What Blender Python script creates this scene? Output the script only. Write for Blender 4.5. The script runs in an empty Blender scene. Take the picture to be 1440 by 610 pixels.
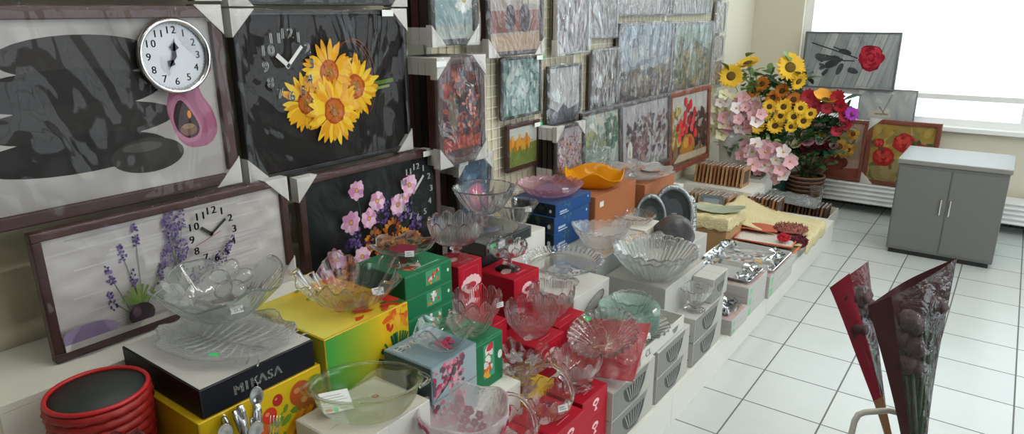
import bpy, bmesh, math, random
from mathutils import Vector, Matrix, Euler
C = bpy.context.scene.collection
PI = math.pi
sin, cos = math.sin, math.cos
random.seed(7)

# ------------------------------------------------------------------ camera model (metres, tiles of 30 cm give the scale)
H = 1.54
F = 950.5
AX = Vector((0.80383314, 0.16809057, -0.57061181))
AY = Vector((0.59482463, -0.23679839, 0.76818629))
AZ = Vector((-0.00599508, -0.95690756, -0.29033081))
AX.normalize(); AY = (AY - AX * AX.dot(AY)).normalized(); AZ = AX.cross(AY)
RIGHT = Vector((AX[0], AY[0], AZ[0])); DOWN = Vector((AX[1], AY[1], AZ[1])); FWD = Vector((AX[2], AY[2], AZ[2]))

def at(px, py, x=None, y=None, z=None):
    d = RIGHT * (px - 720) + DOWN * (py - 305) + FWD * F
    t = x / d.x if x is not None else y / d.y if y is not None else (z - H) / d.z
    return Vector((0, 0, H)) + d * t
def sc(p):
    return (Vector(p) - Vector((0, 0, H))).dot(FWD) / F

# ------------------------------------------------------------------ materials
def lin(c):
    if isinstance(c, str):
        c = [int(c[i:i + 2], 16) / 255 for i in (0, 2, 4)]
    return tuple((v / 12.92 if v <= .04045 else ((v + .055) / 1.055) ** 2.4) for v in c[:3]) + (1,)
MATS = {}
def new_mat(name):
    m = bpy.data.materials.new(name); m.use_nodes = True
    nt = m.node_tree; nt.nodes.clear()
    return m, nt, nt.nodes, nt.links
def pmat(name, col, rough=.5, metal=0, spec=.5, noise=None, bump=0, bscale=40, coat=0):
    """noise = (scale, second colour, amount)"""
    if name in MATS: return MATS[name]
    m, nt, N, L = new_mat(name)
    out = N.new('ShaderNodeOutputMaterial'); b = N.new('ShaderNodeBsdfPrincipled')
    L.new(b.outputs[0], out.inputs[0])
    b.inputs['Base Color'].default_value = lin(col); b.inputs['Roughness'].default_value = rough
    b.inputs['Metallic'].default_value = metal; b.inputs['Specular IOR Level'].default_value = spec
    b.inputs['Coat Weight'].default_value = coat
    tc = N.new('ShaderNodeTexCoord')
    if noise:
        t = N.new('ShaderNodeTexNoise'); t.inputs['Scale'].default_value = noise[0]; t.inputs['Detail'].default_value = 4
        L.new(tc.outputs['Object'], t.inputs['Vector'])
        mx = N.new('ShaderNodeMix'); mx.data_type = 'RGBA'
        mx.inputs[6].default_value = lin(col); mx.inputs[7].default_value = lin(noise[1])
        r = N.new('ShaderNodeMath'); r.operation = 'MULTIPLY'; r.inputs[1].default_value = noise[2]
        L.new(t.outputs[0], r.inputs[0]); L.new(r.outputs[0], mx.inputs[0]); L.new(mx.outputs[2], b.inputs['Base Color'])
    if bump:
        t2 = N.new('ShaderNodeTexNoise'); t2.inputs['Scale'].default_value = bscale
        L.new(tc.outputs['Object'], t2.inputs['Vector'])
        bp = N.new('ShaderNodeBump'); bp.inputs['Strength'].default_value = bump; bp.inputs['Distance'].default_value = .01
        L.new(t2.outputs[0], bp.inputs['Height']); L.new(bp.outputs[0], b.inputs['Normal'])
    MATS[name] = m; return m
def glass(name, col, trans=.35, rough=.02, bump=0, bscale=60, ior=1.5, haze=0, hazecol='e8eeee'):
    if name in MATS: return MATS[name]
    m, nt, N, L = new_mat(name)
    out = N.new('ShaderNodeOutputMaterial')
    g = N.new('ShaderNodeBsdfPrincipled'); g.inputs['Base Color'].default_value = lin(col)
    g.inputs['Transmission Weight'].default_value = 1; g.inputs['Roughness'].default_value = rough; g.inputs['IOR'].default_value = ior
    t = N.new('ShaderNodeBsdfTransparent'); t.inputs[0].default_value = lin(col)
    mx = N.new('ShaderNodeMixShader'); mx.inputs[0].default_value = trans
    L.new(g.outputs[0], mx.inputs[1]); L.new(t.outputs[0], mx.inputs[2])
    last = mx
    if haze:
        d = N.new('ShaderNodeBsdfDiffuse'); d.inputs[0].default_value = lin(hazecol)
        m2 = N.new('ShaderNodeMixShader'); m2.inputs[0].default_value = haze
        L.new(mx.outputs[0], m2.inputs[1]); L.new(d.outputs[0], m2.inputs[2]); last = m2
    L.new(last.outputs[0], out.inputs[0])
    if bump:
        tc = N.new('ShaderNodeTexCoord'); tx = N.new('ShaderNodeTexVoronoi'); tx.inputs['Scale'].default_value = bscale
        L.new(tc.outputs['Object'], tx.inputs['Vector'])
        bp = N.new('ShaderNodeBump'); bp.inputs['Strength'].default_value = bump; bp.inputs['Distance'].default_value = .004
        L.new(tx.outputs[0], bp.inputs['Height']); L.new(bp.outputs[0], g.inputs['Normal'])
    MATS[name] = m; return m
def film(name, amt=.12, haze=.06, bump=.6, scale=14, rough=.12, stretch=(1, 1, .35), tint='ffffff', dist=.03):
    """clear wrapping film: mostly see-through, glossy, creased"""
    if name in MATS: return MATS[name]
    m, nt, N, L = new_mat(name)
    out = N.new('ShaderNodeOutputMaterial')
    tr = N.new('ShaderNodeBsdfTransparent'); tr.inputs[0].default_value = lin(tint)
    gl = N.new('ShaderNodeBsdfGlossy'); gl.inputs['Roughness'].default_value = rough
    df = N.new('ShaderNodeBsdfDiffuse'); df.inputs[0].default_value = (.85, .88, .9, 1)
    lw = N.new('ShaderNodeLayerWeight'); lw.inputs['Blend'].default_value = .25
    ad = N.new('ShaderNodeMath'); ad.operation = 'ADD'; ad.inputs[1].default_value = amt; ad.use_clamp = True
    mu = N.new('ShaderNodeMath'); mu.operation = 'MULTIPLY'; mu.inputs[1].default_value = .6
    L.new(lw.outputs['Fresnel'], mu.inputs[0]); L.new(mu.outputs[0], ad.inputs[0])
    m1 = N.new('ShaderNodeMixShader'); m1.inputs[0].default_value = haze
    L.new(tr.outputs[0], m1.inputs[1]); L.new(df.outputs[0], m1.inputs[2])
    m2 = N.new('ShaderNodeMixShader'); L.new(ad.outputs[0], m2.inputs[0]); L.new(m1.outputs[0], m2.inputs[1]); L.new(gl.outputs[0], m2.inputs[2])
    L.new(m2.outputs[0], out.inputs[0])
    tc = N.new('ShaderNodeTexCoord'); mp = N.new('ShaderNodeMapping'); mp.inputs['Scale'].default_value = stretch
    mp.inputs['Rotation'].default_value = (.0, .35, .0)
    nz = N.new('ShaderNodeTexNoise'); nz.inputs['Scale'].default_value = scale; nz.inputs['Detail'].default_value = 3; nz.inputs['Distortion'].default_value = 1.2
    L.new(tc.outputs['Object'], mp.inputs[0]); L.new(mp.outputs[0], nz.inputs['Vector'])
    bp = N.new('ShaderNodeBump'); bp.inputs['Strength'].default_value = bump; bp.inputs['Distance'].default_value = dist
    L.new(nz.outputs[0], bp.inputs['Height'])
    for n in (gl, lw, df): L.new(bp.outputs[0], n.inputs['Normal'])
    MATS[name] = m; return m
def vcol_mat(name, rough=.5, coat=0):
    if name in MATS: return MATS[name]
    m, nt, N, L = new_mat(name)
    out = N.new('ShaderNodeOutputMaterial'); b = N.new('ShaderNodeBsdfPrincipled'); a = N.new('ShaderNodeAttribute')
    a.attribute_name = 'Col'; L.new(a.outputs[0], b.inputs['Base Color']); b.inputs['Roughness'].default_value = rough
    b.inputs['Coat Weight'].default_value = coat; b.inputs['Specular IOR Level'].default_value = .2
    L.new(b.outputs[0], out.inputs[0]); MATS[name] = m; return m

# ------------------------------------------------------------------ object helpers
def tag(o, label=None, cat=None, group=None, kind=None):
    if label: o['label'] = label
    if cat: o['category'] = cat
    if group: o['group'] = group
    if kind: o['kind'] = kind
    return o
def thing(name, label, cat, loc=(0, 0, 0), rotz=0, group=None, tilt=0):
    o = bpy.data.objects.new(name, None); C.objects.link(o); o.empty_display_size = .05
    o.location = loc; o.rotation_euler = (tilt, 0, rotz)
    return tag(o, label, cat, group)
def link(name, me, mat, parent=None, smooth=False, loc=None, rot=None):
    o = bpy.data.objects.new(name, me); C.objects.link(o)
    for m in (mat if isinstance(mat, (list, tuple)) else [mat]): me.materials.append(m)
    if smooth:
        me.polygons.foreach_set('use_smooth', [True] * len(me.polygons))
    if parent: o.parent = parent
    if loc is not None: o.location = loc
    if rot is not None: o.rotation_euler = rot
    return o
def spline(p, m):
    out = []; n = len(p)
    for k in range(n - 1):
        p0, p1, p2, p3 = p[max(k - 1, 0)], p[k], p[k + 1], p[min(k + 2, n - 1)]
        for i in range(m):
            t = i / m
            out.append(tuple(.5 * (2 * b + (c - a) * t + (2 * a - 5 * b + 4 * c - d) * t * t + (3 * b - a - 3 * c + d) * t ** 3) for a, b, c, d in zip(p0, p1, p2, p3)))
    return out + [tuple(p[-1])]
class MB:
    """collects shapes into one mesh"""
    def __init__(s): s.v = []; s.f = []; s.m = []
    def add(s, verts, faces, mi=0):
        b = len(s.v); s.v += [tuple(v) for v in verts]; s.f += [tuple(i + b for i in f) for f in faces]; s.m += [mi] * len(faces); return s
    def box(s, x0, x1, y0, y1, z0, z1, mi=0):
        return s.add([(x0, y0, z0), (x1, y0, z0), (x1, y1, z0), (x0, y1, z0), (x0, y0, z1), (x1, y0, z1), (x1, y1, z1), (x0, y1, z1)],
                     [(0, 3, 2, 1), (4, 5, 6, 7), (0, 1, 5, 4), (1, 2, 6, 5), (2, 3, 7, 6), (3, 0, 4, 7)], mi)
    def grid(s, fn, nu, nv, mi=0, cu=False):
        b = [fn(i / nu, j / nv) for j in range(nv + 1) for i in range(nu + 1)]
        return s.add(b, [(j * (nu + 1) + i, j * (nu + 1) + i + 1, (j + 1) * (nu + 1) + i + 1, (j + 1) * (nu + 1) + i) for j in range(nv) for i in range(nu)], mi)
    def rings(s, rings, mi=0, cap0=True, cap1=True, closed=False):
        n = len(rings[0]); vs = [p for r in rings for p in r]; fs = []
        for k in range(len(rings) - (0 if closed else 1)):
            k2 = (k + 1) % len(rings)
            for i in range(n):
                j = (i + 1) % n; fs.append((k * n + i, k * n + j, k2 * n + j, k2 * n + i))
        if not closed:
            if cap0: fs.append(tuple(range(n))[::-1])
            if cap1: fs.append(tuple((len(rings) - 1) * n + i for i in range(n)))
        return s.add(vs, fs, mi)
    def tube(s, pts, r, n=8, mi=0, closed=False):
        pts = [Vector(p) for p in pts]; rs = r if isinstance(r, (list, tuple)) else [r] * len(pts); rings = []
        N = None
        for i, p in enumerate(pts):
            if closed: d = pts[(i + 1) % len(pts)] - pts[i - 1]
            else: d = pts[min(i + 1, len(pts) - 1)] - pts[max(i - 1, 0)]
            d = d.normalized() if d.length > 1e-9 else Vector((0, 0, 1))
            if N is None: N = d.orthogonal().normalized()
            N = (N - d * N.dot(d)); N = N.normalized() if N.length > 1e-6 else d.orthogonal().normalized()
            B = d.cross(N)
            rings.append([p + (N * cos(2 * PI * k / n) + B * sin(2 * PI * k / n)) * rs[i] for k in range(n)])
        return s.rings(rings, mi, closed=closed)
    def lathe(s, prof, n=32, mod=None, mi=0, M=None, caps=True):
        rings = []
        for k, (r, z) in enumerate(prof):
            t = k / (len(prof) - 1); ring = []
            for i in range(n):
                a = 2 * PI * i / n; rr, zz = mod(a, t, r, z) if mod else (r, z)
                ring.append((rr * cos(a), rr * sin(a), zz))
            rings.append(ring)
        if M: rings = [[M @ Vector(p) for p in r] for r in rings]
        return s.rings(rings, mi, caps, caps)
    def build(s, name, mat, parent=None, smooth=False, loc=None, rot=None):
        me = bpy.data.meshes.new(name); me.from_pydata(s.v, [], s.f)
        o = link(name, me, mat, parent, smooth, loc, rot)
        if any(s.m): me.polygons.foreach_set('material_index', s.m)
        me.update(); return o
def copy_tree(o, parent=None):
    c = o.copy(); C.objects.link(c); c.parent = parent
    for ch in o.children: copy_tree(ch, c)
    return c
def structure(name, mb, mat, smooth=False):
    o = mb.build(name, mat, None, smooth); o['kind'] = 'structure'; return o
def bevel(o, w=.003, seg=2):
    m = o.modifiers.new('edge', 'BEVEL'); m.width = w; m.segments = seg; m.limit_method = 'ANGLE'; return o

# ------------------------------------------------------------------ printed artwork: coloured flat shapes on a flat panel
GLYPH = {}
def glyph(ch):
    if ch not in GLYPH:
        cu = bpy.data.curves.new('g', 'FONT'); cu.body = ch; cu.align_x = 'CENTER'; cu.align_y = 'CENTER'; cu.resolution_u = 3
        o = bpy.data.objects.new('g', cu); C.objects.link(o)
        bpy.context.view_layer.update()
        me = o.evaluated_get(bpy.context.evaluated_depsgraph_get()).to_mesh()
        GLYPH[ch] = ([tuple(v.co[:2]) for v in me.vertices], [tuple(p.vertices) for p in me.polygons])
        o.to_mesh_clear(); bpy.data.objects.remove(o); bpy.data.curves.remove(cu)
    return GLYPH[ch]
class Art:
    """panel w x h metres, drawn in units of its height: u 0..A, v 0..1; faces -Y of its own frame"""
    def __init__(s, w, h, bg='888888', n=24):
        s.w, s.h, s.A = w, h, w / h; s.v = []; s.f = []; s.c = []; s.k = 0
        fn = bg if callable(bg) else (lambda u, v, c=bg: c)
        nu, nv = (n, n) if callable(bg) else (1, 1)
        for j in range(nv + 1):
            for i in range(nu + 1): s.v.append((i / nu * s.A, j / nv, 0))
        for j in range(nv):
            for i in range(nu):
                q = (j * (nu + 1) + i, j * (nu + 1) + i + 1, (j + 1) * (nu + 1) + i + 1, (j + 1) * (nu + 1) + i); s.f.append(q)
                s.c.append([lin(fn(s.v[k][0] / s.A, s.v[k][1])) for k in q])
    def poly(s, pts, col, clip=True):
        s.k += 1; b = len(s.v)
        for u, v in pts:
            if clip: u = min(max(u, 0), s.A); v = min(max(v, 0), 1)
            s.v.append((u, v, s.k))
        s.f.append(tuple(range(b, b + len(pts)))); s.c.append([lin(col)] * len(pts)); return s
    def ell(s, u, v, ru, rv, col, rot=0, n=14, jit=0):
        p = []
        for i in range(n):
            a = 2 * PI * i / n; q = 1 + random.uniform(-jit, jit); x, y = ru * cos(a) * q, rv * sin(a) * q
            p.append((u + x * cos(rot) - y * sin(rot), v + x * sin(rot) + y * cos(rot)))
        return s.poly(p, col)
    def line(s, pts, w, col):
        for (a, b), (c, d) in zip(pts, pts[1:]):
            l = math.hypot(c - a, d - b) or 1e-6; nx, ny = -(d - b) / l * w / 2, (c - a) / l * w / 2
            s.poly([(a - nx, b - ny), (c - nx, d - ny), (c + nx, d + ny), (a + nx, b + ny)], col)
        return s
    def petal(s, u, v, r0, r1, wd, a, col):
        p = []
        for t, q in ((r0, .25), (r0 + .35 * (r1 - r0), .8), (r0 + .65 * (r1 - r0), 1), (r1 * .93, .45), (r1, 0)):
            p.append((t, q * wd))
        p = p + [(t, -q) for t, q in p[::-1][1:]]
        return s.poly([(u + x * cos(a) - y * sin(a), v + x * sin(a) + y * cos(a)) for x, y in p], col)
    def flower(s, u, v, R, n, cols, disc=None, dr=.3, layers=2, wd=.16, sq=1, jit=.15):
        for ly in range(layers):
            for i in range(n):
                a = 2 * PI * (i + .5 * ly) / n + random.uniform(-jit, jit)
                s.petal(u, v, R * dr * .6, R * (1 - .12 * ly) * random.uniform(1 - jit, 1 + jit * .3), R * wd, a, random.choice(cols))
        if disc:
            for k, c in enumerate(disc): s.ell(u, v, R * dr * (1 - .3 * k), R * dr * (1 - .3 * k) * sq, c, jit=.05, n=18)
        return s
    def dabs(s, n, box, size, cols, asp=.5, rot=(0, PI)):
        u0, u1, v0, v1 = box
        for _ in range(n):
            r = size * random.uniform(.5, 1.3)
            s.ell(random.uniform(u0, u1), random.uniform(v0, v1), r, r * asp, random.choice(cols), random.uniform(*rot), 8, .2)
        return s
    def text(s, st, u, v, size, col, bold=0, rot=0, spacing=.62):
        s.k += 1; n = len(st)
        for i, ch in enumerate(st):
            if ch == ' ': continue
            vs, fs = glyph(ch); du = (i - (n - 1) / 2) * spacing * size
            for ox in ([-bold, 0, bold] if bold else [0]):
                b = len(s.v)
                for x, y in vs:
                    x = x * size + du + ox * size; y = y * size
                    s.v.append((u + x * cos(rot) - y * sin(rot), v + x * sin(rot) + y * cos(rot), s.k))
                for f in fs:
                    s.f.append(tuple(i2 + b for i2 in f)); s.c.append([lin(col)] * len(f))
        return s
    def numerals(s, u, v, r, size, col, bold=.03, ry=None):
        for k in range(1, 13):
            a = PI / 2 - k * PI / 6
            s.text(str(k), u + r * cos(a), v + (ry or r) * sin(a), size, col, bold)
        return s
    def build(s, name, parent, loc=(0, 0, 0), rot=(0, 0, 0), rough=.45, coat=0, step=.000028):
        h = s.h; me = bpy.data.meshes.new(name)
        me.from_pydata([((x - s.A / 2) * h, -k * step, y * h) for x, y, k in s.v], [], s.f)
        ca = me.color_attributes.new('Col', 'FLOAT_COLOR', 'CORNER')
        ca.data.foreach_set('color', [q for f in s.c for c in f for q in c])
        return link(name, me, vcol_mat('printed_ink_%d_%d' % (rough * 100, coat * 100), rough, coat), parent, False, loc, rot)
def mixc(a, b, t):
    t = min(max(t, 0), 1)
    f = lambda c: [int(c[i:i + 2], 16) / 255 for i in (0, 2, 4)] if isinstance(c, str) else c
    a, b = f(a), f(b); return tuple(p + (q - p) * t for p, q in zip(a, b))
def hnoise(u, v, s=0):
    return .5 + .25 * sin(u * 7.1 + 3 * sin(v * 5 + s)) + .25 * sin(v * 9.3 + 2.5 * sin(u * 6 + s * 2))

# ------------------------------------------------------------------ room
WX = -1.90; YB = 6.0; XR = 2.4; YF = -2.2; ZC = 2.75
beige = pmat('beige_plaster', 'dfd8bf', .8, noise=(1.5, 'd4ccb0', .5))
cream = pmat('cream_plaster', 'd9d3c0', .8, noise=(1.2, 'd0c9b5', .5))
whitep = pmat('white_plaster', 'e9e8e4', .7)
m = MB(); m.box(WX - .1, WX, YF, 5.22, 0, ZC)
structure('wall_left', m, beige)
m = MB(); m.box(WX - .1, WX, 5.22, YB, 0, ZC)
structure('wall_left_alcove', m, cream)
WZ0, WZ1, WX0, WX1 = .70, 2.45, -1.50, 1.6
m = MB(); m.box(WX - .1, WX0, YB, YB + .28, 0, ZC); m.box(WX1, XR, YB, YB + .28, 0, ZC)
m.box(WX0, WX1, YB, YB + .28, 0, WZ0 - .03); m.box(WX0, WX1, YB, YB + .28, WZ1, ZC)
structure('wall_back', m, cream)
m = MB(); m.box(XR, XR + .1, YF, .6, 0, ZC); m.box(XR, XR + .1, 5.4, YB, 0, ZC); m.box(XR, XR + .1, .6, 5.4, 0, .7); m.box(XR, XR + .1, .6, 5.4, 2.4, ZC)
structure('wall_right', m, pmat('taupe_wall', '7a746c', .8))
m = MB(); m.box(WX - .1, XR + .1, YF - .1, YF, 0, ZC); structure('wall_front', m, pmat('taupe_wall', '7a746c', .8))
m = MB(); m.box(WX - .1, XR + .1, YF - .1, YB + .28, ZC, ZC + .1); structure('ceiling', m, pmat('ceiling_white', 'ecebe6', .8))
# window: frame with a transom rail that carries the rose picture, panes, sill
frm = pmat('window_frame_white', 'f0f0ee', .35)
m = MB()
for x in (WX0, .05, WX1 - .06): m.box(x, x + .06, YB + .06, YB + .12, WZ0, WZ1)
m.box(WX0, WX1, YB + .055, YB + .125, WZ0, WZ0 + .05); m.box(WX0, WX1, YB + .055, YB + .125, WZ1 - .06, WZ1)
m.box(WX0, WX1, YB - .01, YB + .125, .895, .935)
win = structure('window_1', m, frm)
m = MB(); m.box(WX0, WX1, YB + .085, YB + .091, WZ0 + .04, WZ1 - .05)
g = m.build('window_pane', glass('pane_glass', 'f4f8f8', .9, 0), win)
m = MB(); m.box(WX0 - .02, WX1 + .02, YB - .06, YB + .2, WZ0 - .03, WZ0)
structure('trim_1', m, frm)
m = MB()
for y in (.6, 1.8, 3.0, 4.2, 5.34): m.box(XR + .03, XR + .09, y, y + .06, .7, 2.4)
m.box(XR + .03, XR + .09, .6, 5.4, .7, .76); m.box(XR + .03, XR + .09, .6, 5.4, 2.34, 2.4)
win2 = structure('window_added', m, frm)  # unseen side window, added for its light and reflections

def floor_mat():
    m, nt, N, L = new_mat('floor_tiles')
    out = N.new('ShaderNodeOutputMaterial'); b = N.new('ShaderNodeBsdfPrincipled'); L.new(b.outputs[0], out.inputs[0])
    tc = N.new('ShaderNodeTexCoord'); sp = N.new('ShaderNodeSeparateXYZ'); L.new(tc.outputs['Object'], sp.inputs[0])
    def math_(op, a, bv=None):
        n = N.new('ShaderNodeMath'); n.operation = op
        if isinstance(a, (int, float)): n.inputs[0].default_value = a
        else: L.new(a, n.inputs[0])
        if bv is not None:
            if isinstance(bv, (int, float)): n.inputs[1].default_value = bv
            else: L.new(bv, n.inputs[1])
        return n.outputs[0]
    def axis(s, off, step):
        q = math_('DIVIDE', math_('SUBTRACT', s, off), step)
        fr = math_('FRACT', math_('ADD', q, 100.5)); d = math_('ABSOLUTE', math_('SUBTRACT', fr, .5))
        return math_('LESS_THAN', d, 0.0105), math_('FLOOR', math_('ADD', q, 100.0))
    gx, ix = axis(sp.outputs[0], -.7022, .3012); gy, iy = axis(sp.outputs[1], 2.539, .2972)
    gr = math_('MAXIMUM', gx, gy)
    wn = N.new('ShaderNodeTexWhiteNoise'); wn.noise_dimensions = '2D'
    cb = N.new('ShaderNodeCombineXYZ'); L.new(ix, cb.inputs[0]); L.new(iy, cb.inputs[1]); L.new(cb.outputs[0], wn.inputs['Vector'])
    nz = N.new('ShaderNodeTexNoise'); nz.inputs['Scale'].default_value = 9; nz.inputs['Detail'].default_value = 5; L.new(tc.outputs['Object'], nz.inputs['Vector'])
    v = math_('ADD', math_('MULTIPLY', wn.outputs[0], .4), math_('MULTIPLY', nz.outputs[0], .6))
    mx = N.new('ShaderNodeMix'); mx.data_type = 'RGBA'; mx.inputs[6].default_value = lin('b9bfbd'); mx.inputs[7].default_value = lin('c6cbc8'); L.new(v, mx.inputs[0])
    m2 = N.new('ShaderNodeMix'); m2.data_type = 'RGBA'; m2.inputs[7].default_value = lin('62625f'); L.new(mx.outputs[2], m2.inputs[6]); L.new(gr, m2.inputs[0])
    L.new(m2.outputs[2], b.inputs['Base Color'])
    r = math_('ADD', math_('MULTIPLY', gr, .4), .28); L.new(r, b.inputs['Roughness'])
    bp = N.new('ShaderNodeBump'); bp.inputs['Strength'].default_value = .4; bp.inputs['Distance'].default_value = .002
    L.new(math_('SUBTRACT', 1, gr), bp.inputs['Height']); L.new(bp.outputs[0], b.inputs['Normal'])
    return m
m = MB(); m.box(WX - .1, XR + .1, YF - .1, YB + .28, -.1, 0); structure('floor', m, floor_mat())
# dark tiled skirting under the radiator
def dark_tile():
    m, nt, N, L = new_mat('dark_wall_tile'); out = N.new('ShaderNodeOutputMaterial'); b = N.new('ShaderNodeBsdfPrincipled'); L.new(b.outputs[0], out.inputs[0])
    br = N.new('ShaderNodeTexBrick'); br.inputs['Scale'].default_value = 14; br.inputs['Color1'].default_value = lin('3a3e3c'); br.inputs['Color2'].default_value = lin('4a4e4a'); br.inputs['Mortar'].default_value = lin('7d7c70'); br.offset = 0
    br.inputs['Mortar Size'].default_value = .03; br.inputs['Brick Width'].default_value = .5; br.inputs['Row Height'].default_value = .5
    tc = N.new('ShaderNodeTexCoord'); mp = N.new('ShaderNodeMapping'); mp.inputs['Rotation'].default_value = (PI / 2, 0, 0); L.new(tc.outputs['Object'], mp.inputs[0]); L.new(mp.outputs[0], br.inputs['Vector'])
    L.new(br.outputs[0], b.inputs['Base Color']); b.inputs['Roughness'].default_value = .35; return m
m = MB(); m.box(WX, XR, YB - .012, YB, 0, .16); structure('baseboard_back', m, dark_tile())

# ------------------------------------------------------------------ light: back window daylight, ceiling tubes, added side fill and sparkle points
w = bpy.data.worlds.new('World'); bpy.context.scene.world = w; w.use_nodes = True
w.node_tree.nodes['Background'].inputs[0].default_value = (.86, .94, 1, 1); w.node_tree.nodes['Background'].inputs[1].default_value = 3.0
def area(name, loc, rot, sx, sy, e, col):
    l = bpy.data.lights.new(name, 'AREA'); l.shape = 'RECTANGLE'; l.size = sx; l.size_y = sy; l.energy = e; l.color = col
    o = bpy.data.objects.new(name, l); C.objects.link(o); o.location = loc; o.rotation_euler = rot; return o
area('window_daylight', (.05, YB + .3, 1.6), (-PI / 2, 0, 0), 3.1, 1.7, 14, (.93, .97, 1))
area('side_fill', (XR + .15, 3.0, 1.55), (0, PI / 2, 0), 1.7, 4.8, 8, (.95, .98, 1))  # fill light added outside the unseen side window
for i, (x, y) in enumerate(((-.75, .6), (-.75, 2.4), (-.75, 4.2), (.5, 1.5), (.5, 3.6), (1.6, 2.4))):
    area('ceiling_tube', (x, y, ZC - .03), (0, 0, 0), .04, 1.3, 6.5, (1, .97, .92))
for i, (x, y) in enumerate(((-.35, .9), (-.35, 1.9), (-.35, 3.0), (.35, 1.3), (.35, 2.5), (1.1, 1.9), (1.1, 3.2), (.35, 4.0))):
    l = bpy.data.lights.new('sparkle_light', 'POINT'); l.energy = 3.2; l.shadow_soft_size = .03; l.color = (1, .97, .93); q = bpy.data.objects.new('sparkle_light', l); C.objects.link(q); q.location = (x, y, ZC - .12)  # unseen points added to put glints on the glass
cam = bpy.data.cameras.new('Camera'); co = bpy.data.objects.new('Camera', cam); C.objects.link(co)
cam.sensor_width = 36; cam.sensor_fit = 'HORIZONTAL'; cam.lens = F * 36 / 1440; cam.clip_start = .02
co.matrix_world = Matrix((( RIGHT.x, -DOWN.x, -FWD.x, 0), (RIGHT.y, -DOWN.y, -FWD.y, 0), (RIGHT.z, -DOWN.z, -FWD.z, H), (0, 0, 0, 1)))
S = bpy.context.scene; S.camera = co
S.view_settings.view_transform = 'Standard'; S.view_settings.look = 'None'; S.view_settings.gamma = 1; S.view_settings.use_curve_mapping = False
S.view_settings.exposure = 0.0
S.cycles.max_bounces = 14; S.cycles.transmission_bounces = 12; S.cycles.transparent_max_bounces = 24; S.cycles.glossy_bounces = 5; S.cycles.diffuse_bounces = 4
S.cycles.sample_clamp_indirect = 6

# ------------------------------------------------------------------ display steps along the left wall
white_lam = pmat('white_laminate', 'dddcd2', .45)
def step(label, x0, x1, y0, y1, z0, z1, seams=()):
    o = thing('display_step', label, 'display step', ((x0 + x1) / 2, (y0 + y1) / 2, z0))
    X, Y, Z = (x1 - x0) / 2, (y1 - y0) / 2, z1 - z0
    m = MB(); m.box(-X, X - .016, -Y, Y, 0, Z - .016); m.build('carcass', white_lam, o)
    m = MB(); m.box(-X, X, -Y, Y, Z - .016, Z); m.build('top_board', white_lam, o)
    ys = [-Y] + [s - (y0 + y1) / 2 for s in seams] + [Y]
    for a, b in zip(ys, ys[1:]):
        m = MB(); m.box(X - .016, X, a + .001, b - .001, 0, Z - .017); m.build('front_board', white_lam, o)
    return o
step('long low white plinth along the aisle under the glassware boxes', WX + .006, -.87, -.4, 4.9, 0, .15, (.9, 2.2, 3.4))
ZB = .3605
step('white middle step carrying the red and grey glassware boxes', WX + .006, -1.09, -.4, 2.9, .151, .36)
step('white top step under the mesh wall, behind the red boxes', WX + .016, -1.47, 1.44, 2.899, .361, .58)
step('white top step under the second brown carton', WX + .016, -1.47, 2.901, 3.65, .151, .58)
step('white raised step under the black gift box and fruit carton', WX + .016, -1.035, -.4, 1.43, .361, .50)
step('narrow white riser behind the glass bowls, under the lavender clock', WX + .016, -1.60, .35, 1.19, .501, .755)
step('low white step under the far row of wooden photo frames', WX + .006, -1.33, 4.50, 4.80, .151, .36)
step('low white stand under the white vase in the corner', WX + .006, -1.40, 4.91, 5.25, 0, .36)

# mesh grid panel
m = MB(); gx = WX + .006
for k in range(68): m.tube([(gx, 2.02 + k * .048, .585), (gx, 2.02 + k * .048, 2.1)], .0026, 4)
for k in range(32): m.tube([(gx + .003, 2.02, .6 + k * .048), (gx + .003, 5.24, .6 + k * .048)], .0026, 4)
gp = m.build('grid_panel', pmat('cream_wire', 'f2eedd', .4)); tag(gp, 'cream wire mesh panel on the beige wall behind the small pictures', 'grid panel')
for y in (2.0, 3.1, 4.2, 5.2):
    m = MB(); m.box(WX + .001, gx + .005, y - .012, y + .012, .60, 2.1); m.build('upright', pmat('cream_wire', ''), gp)

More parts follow.
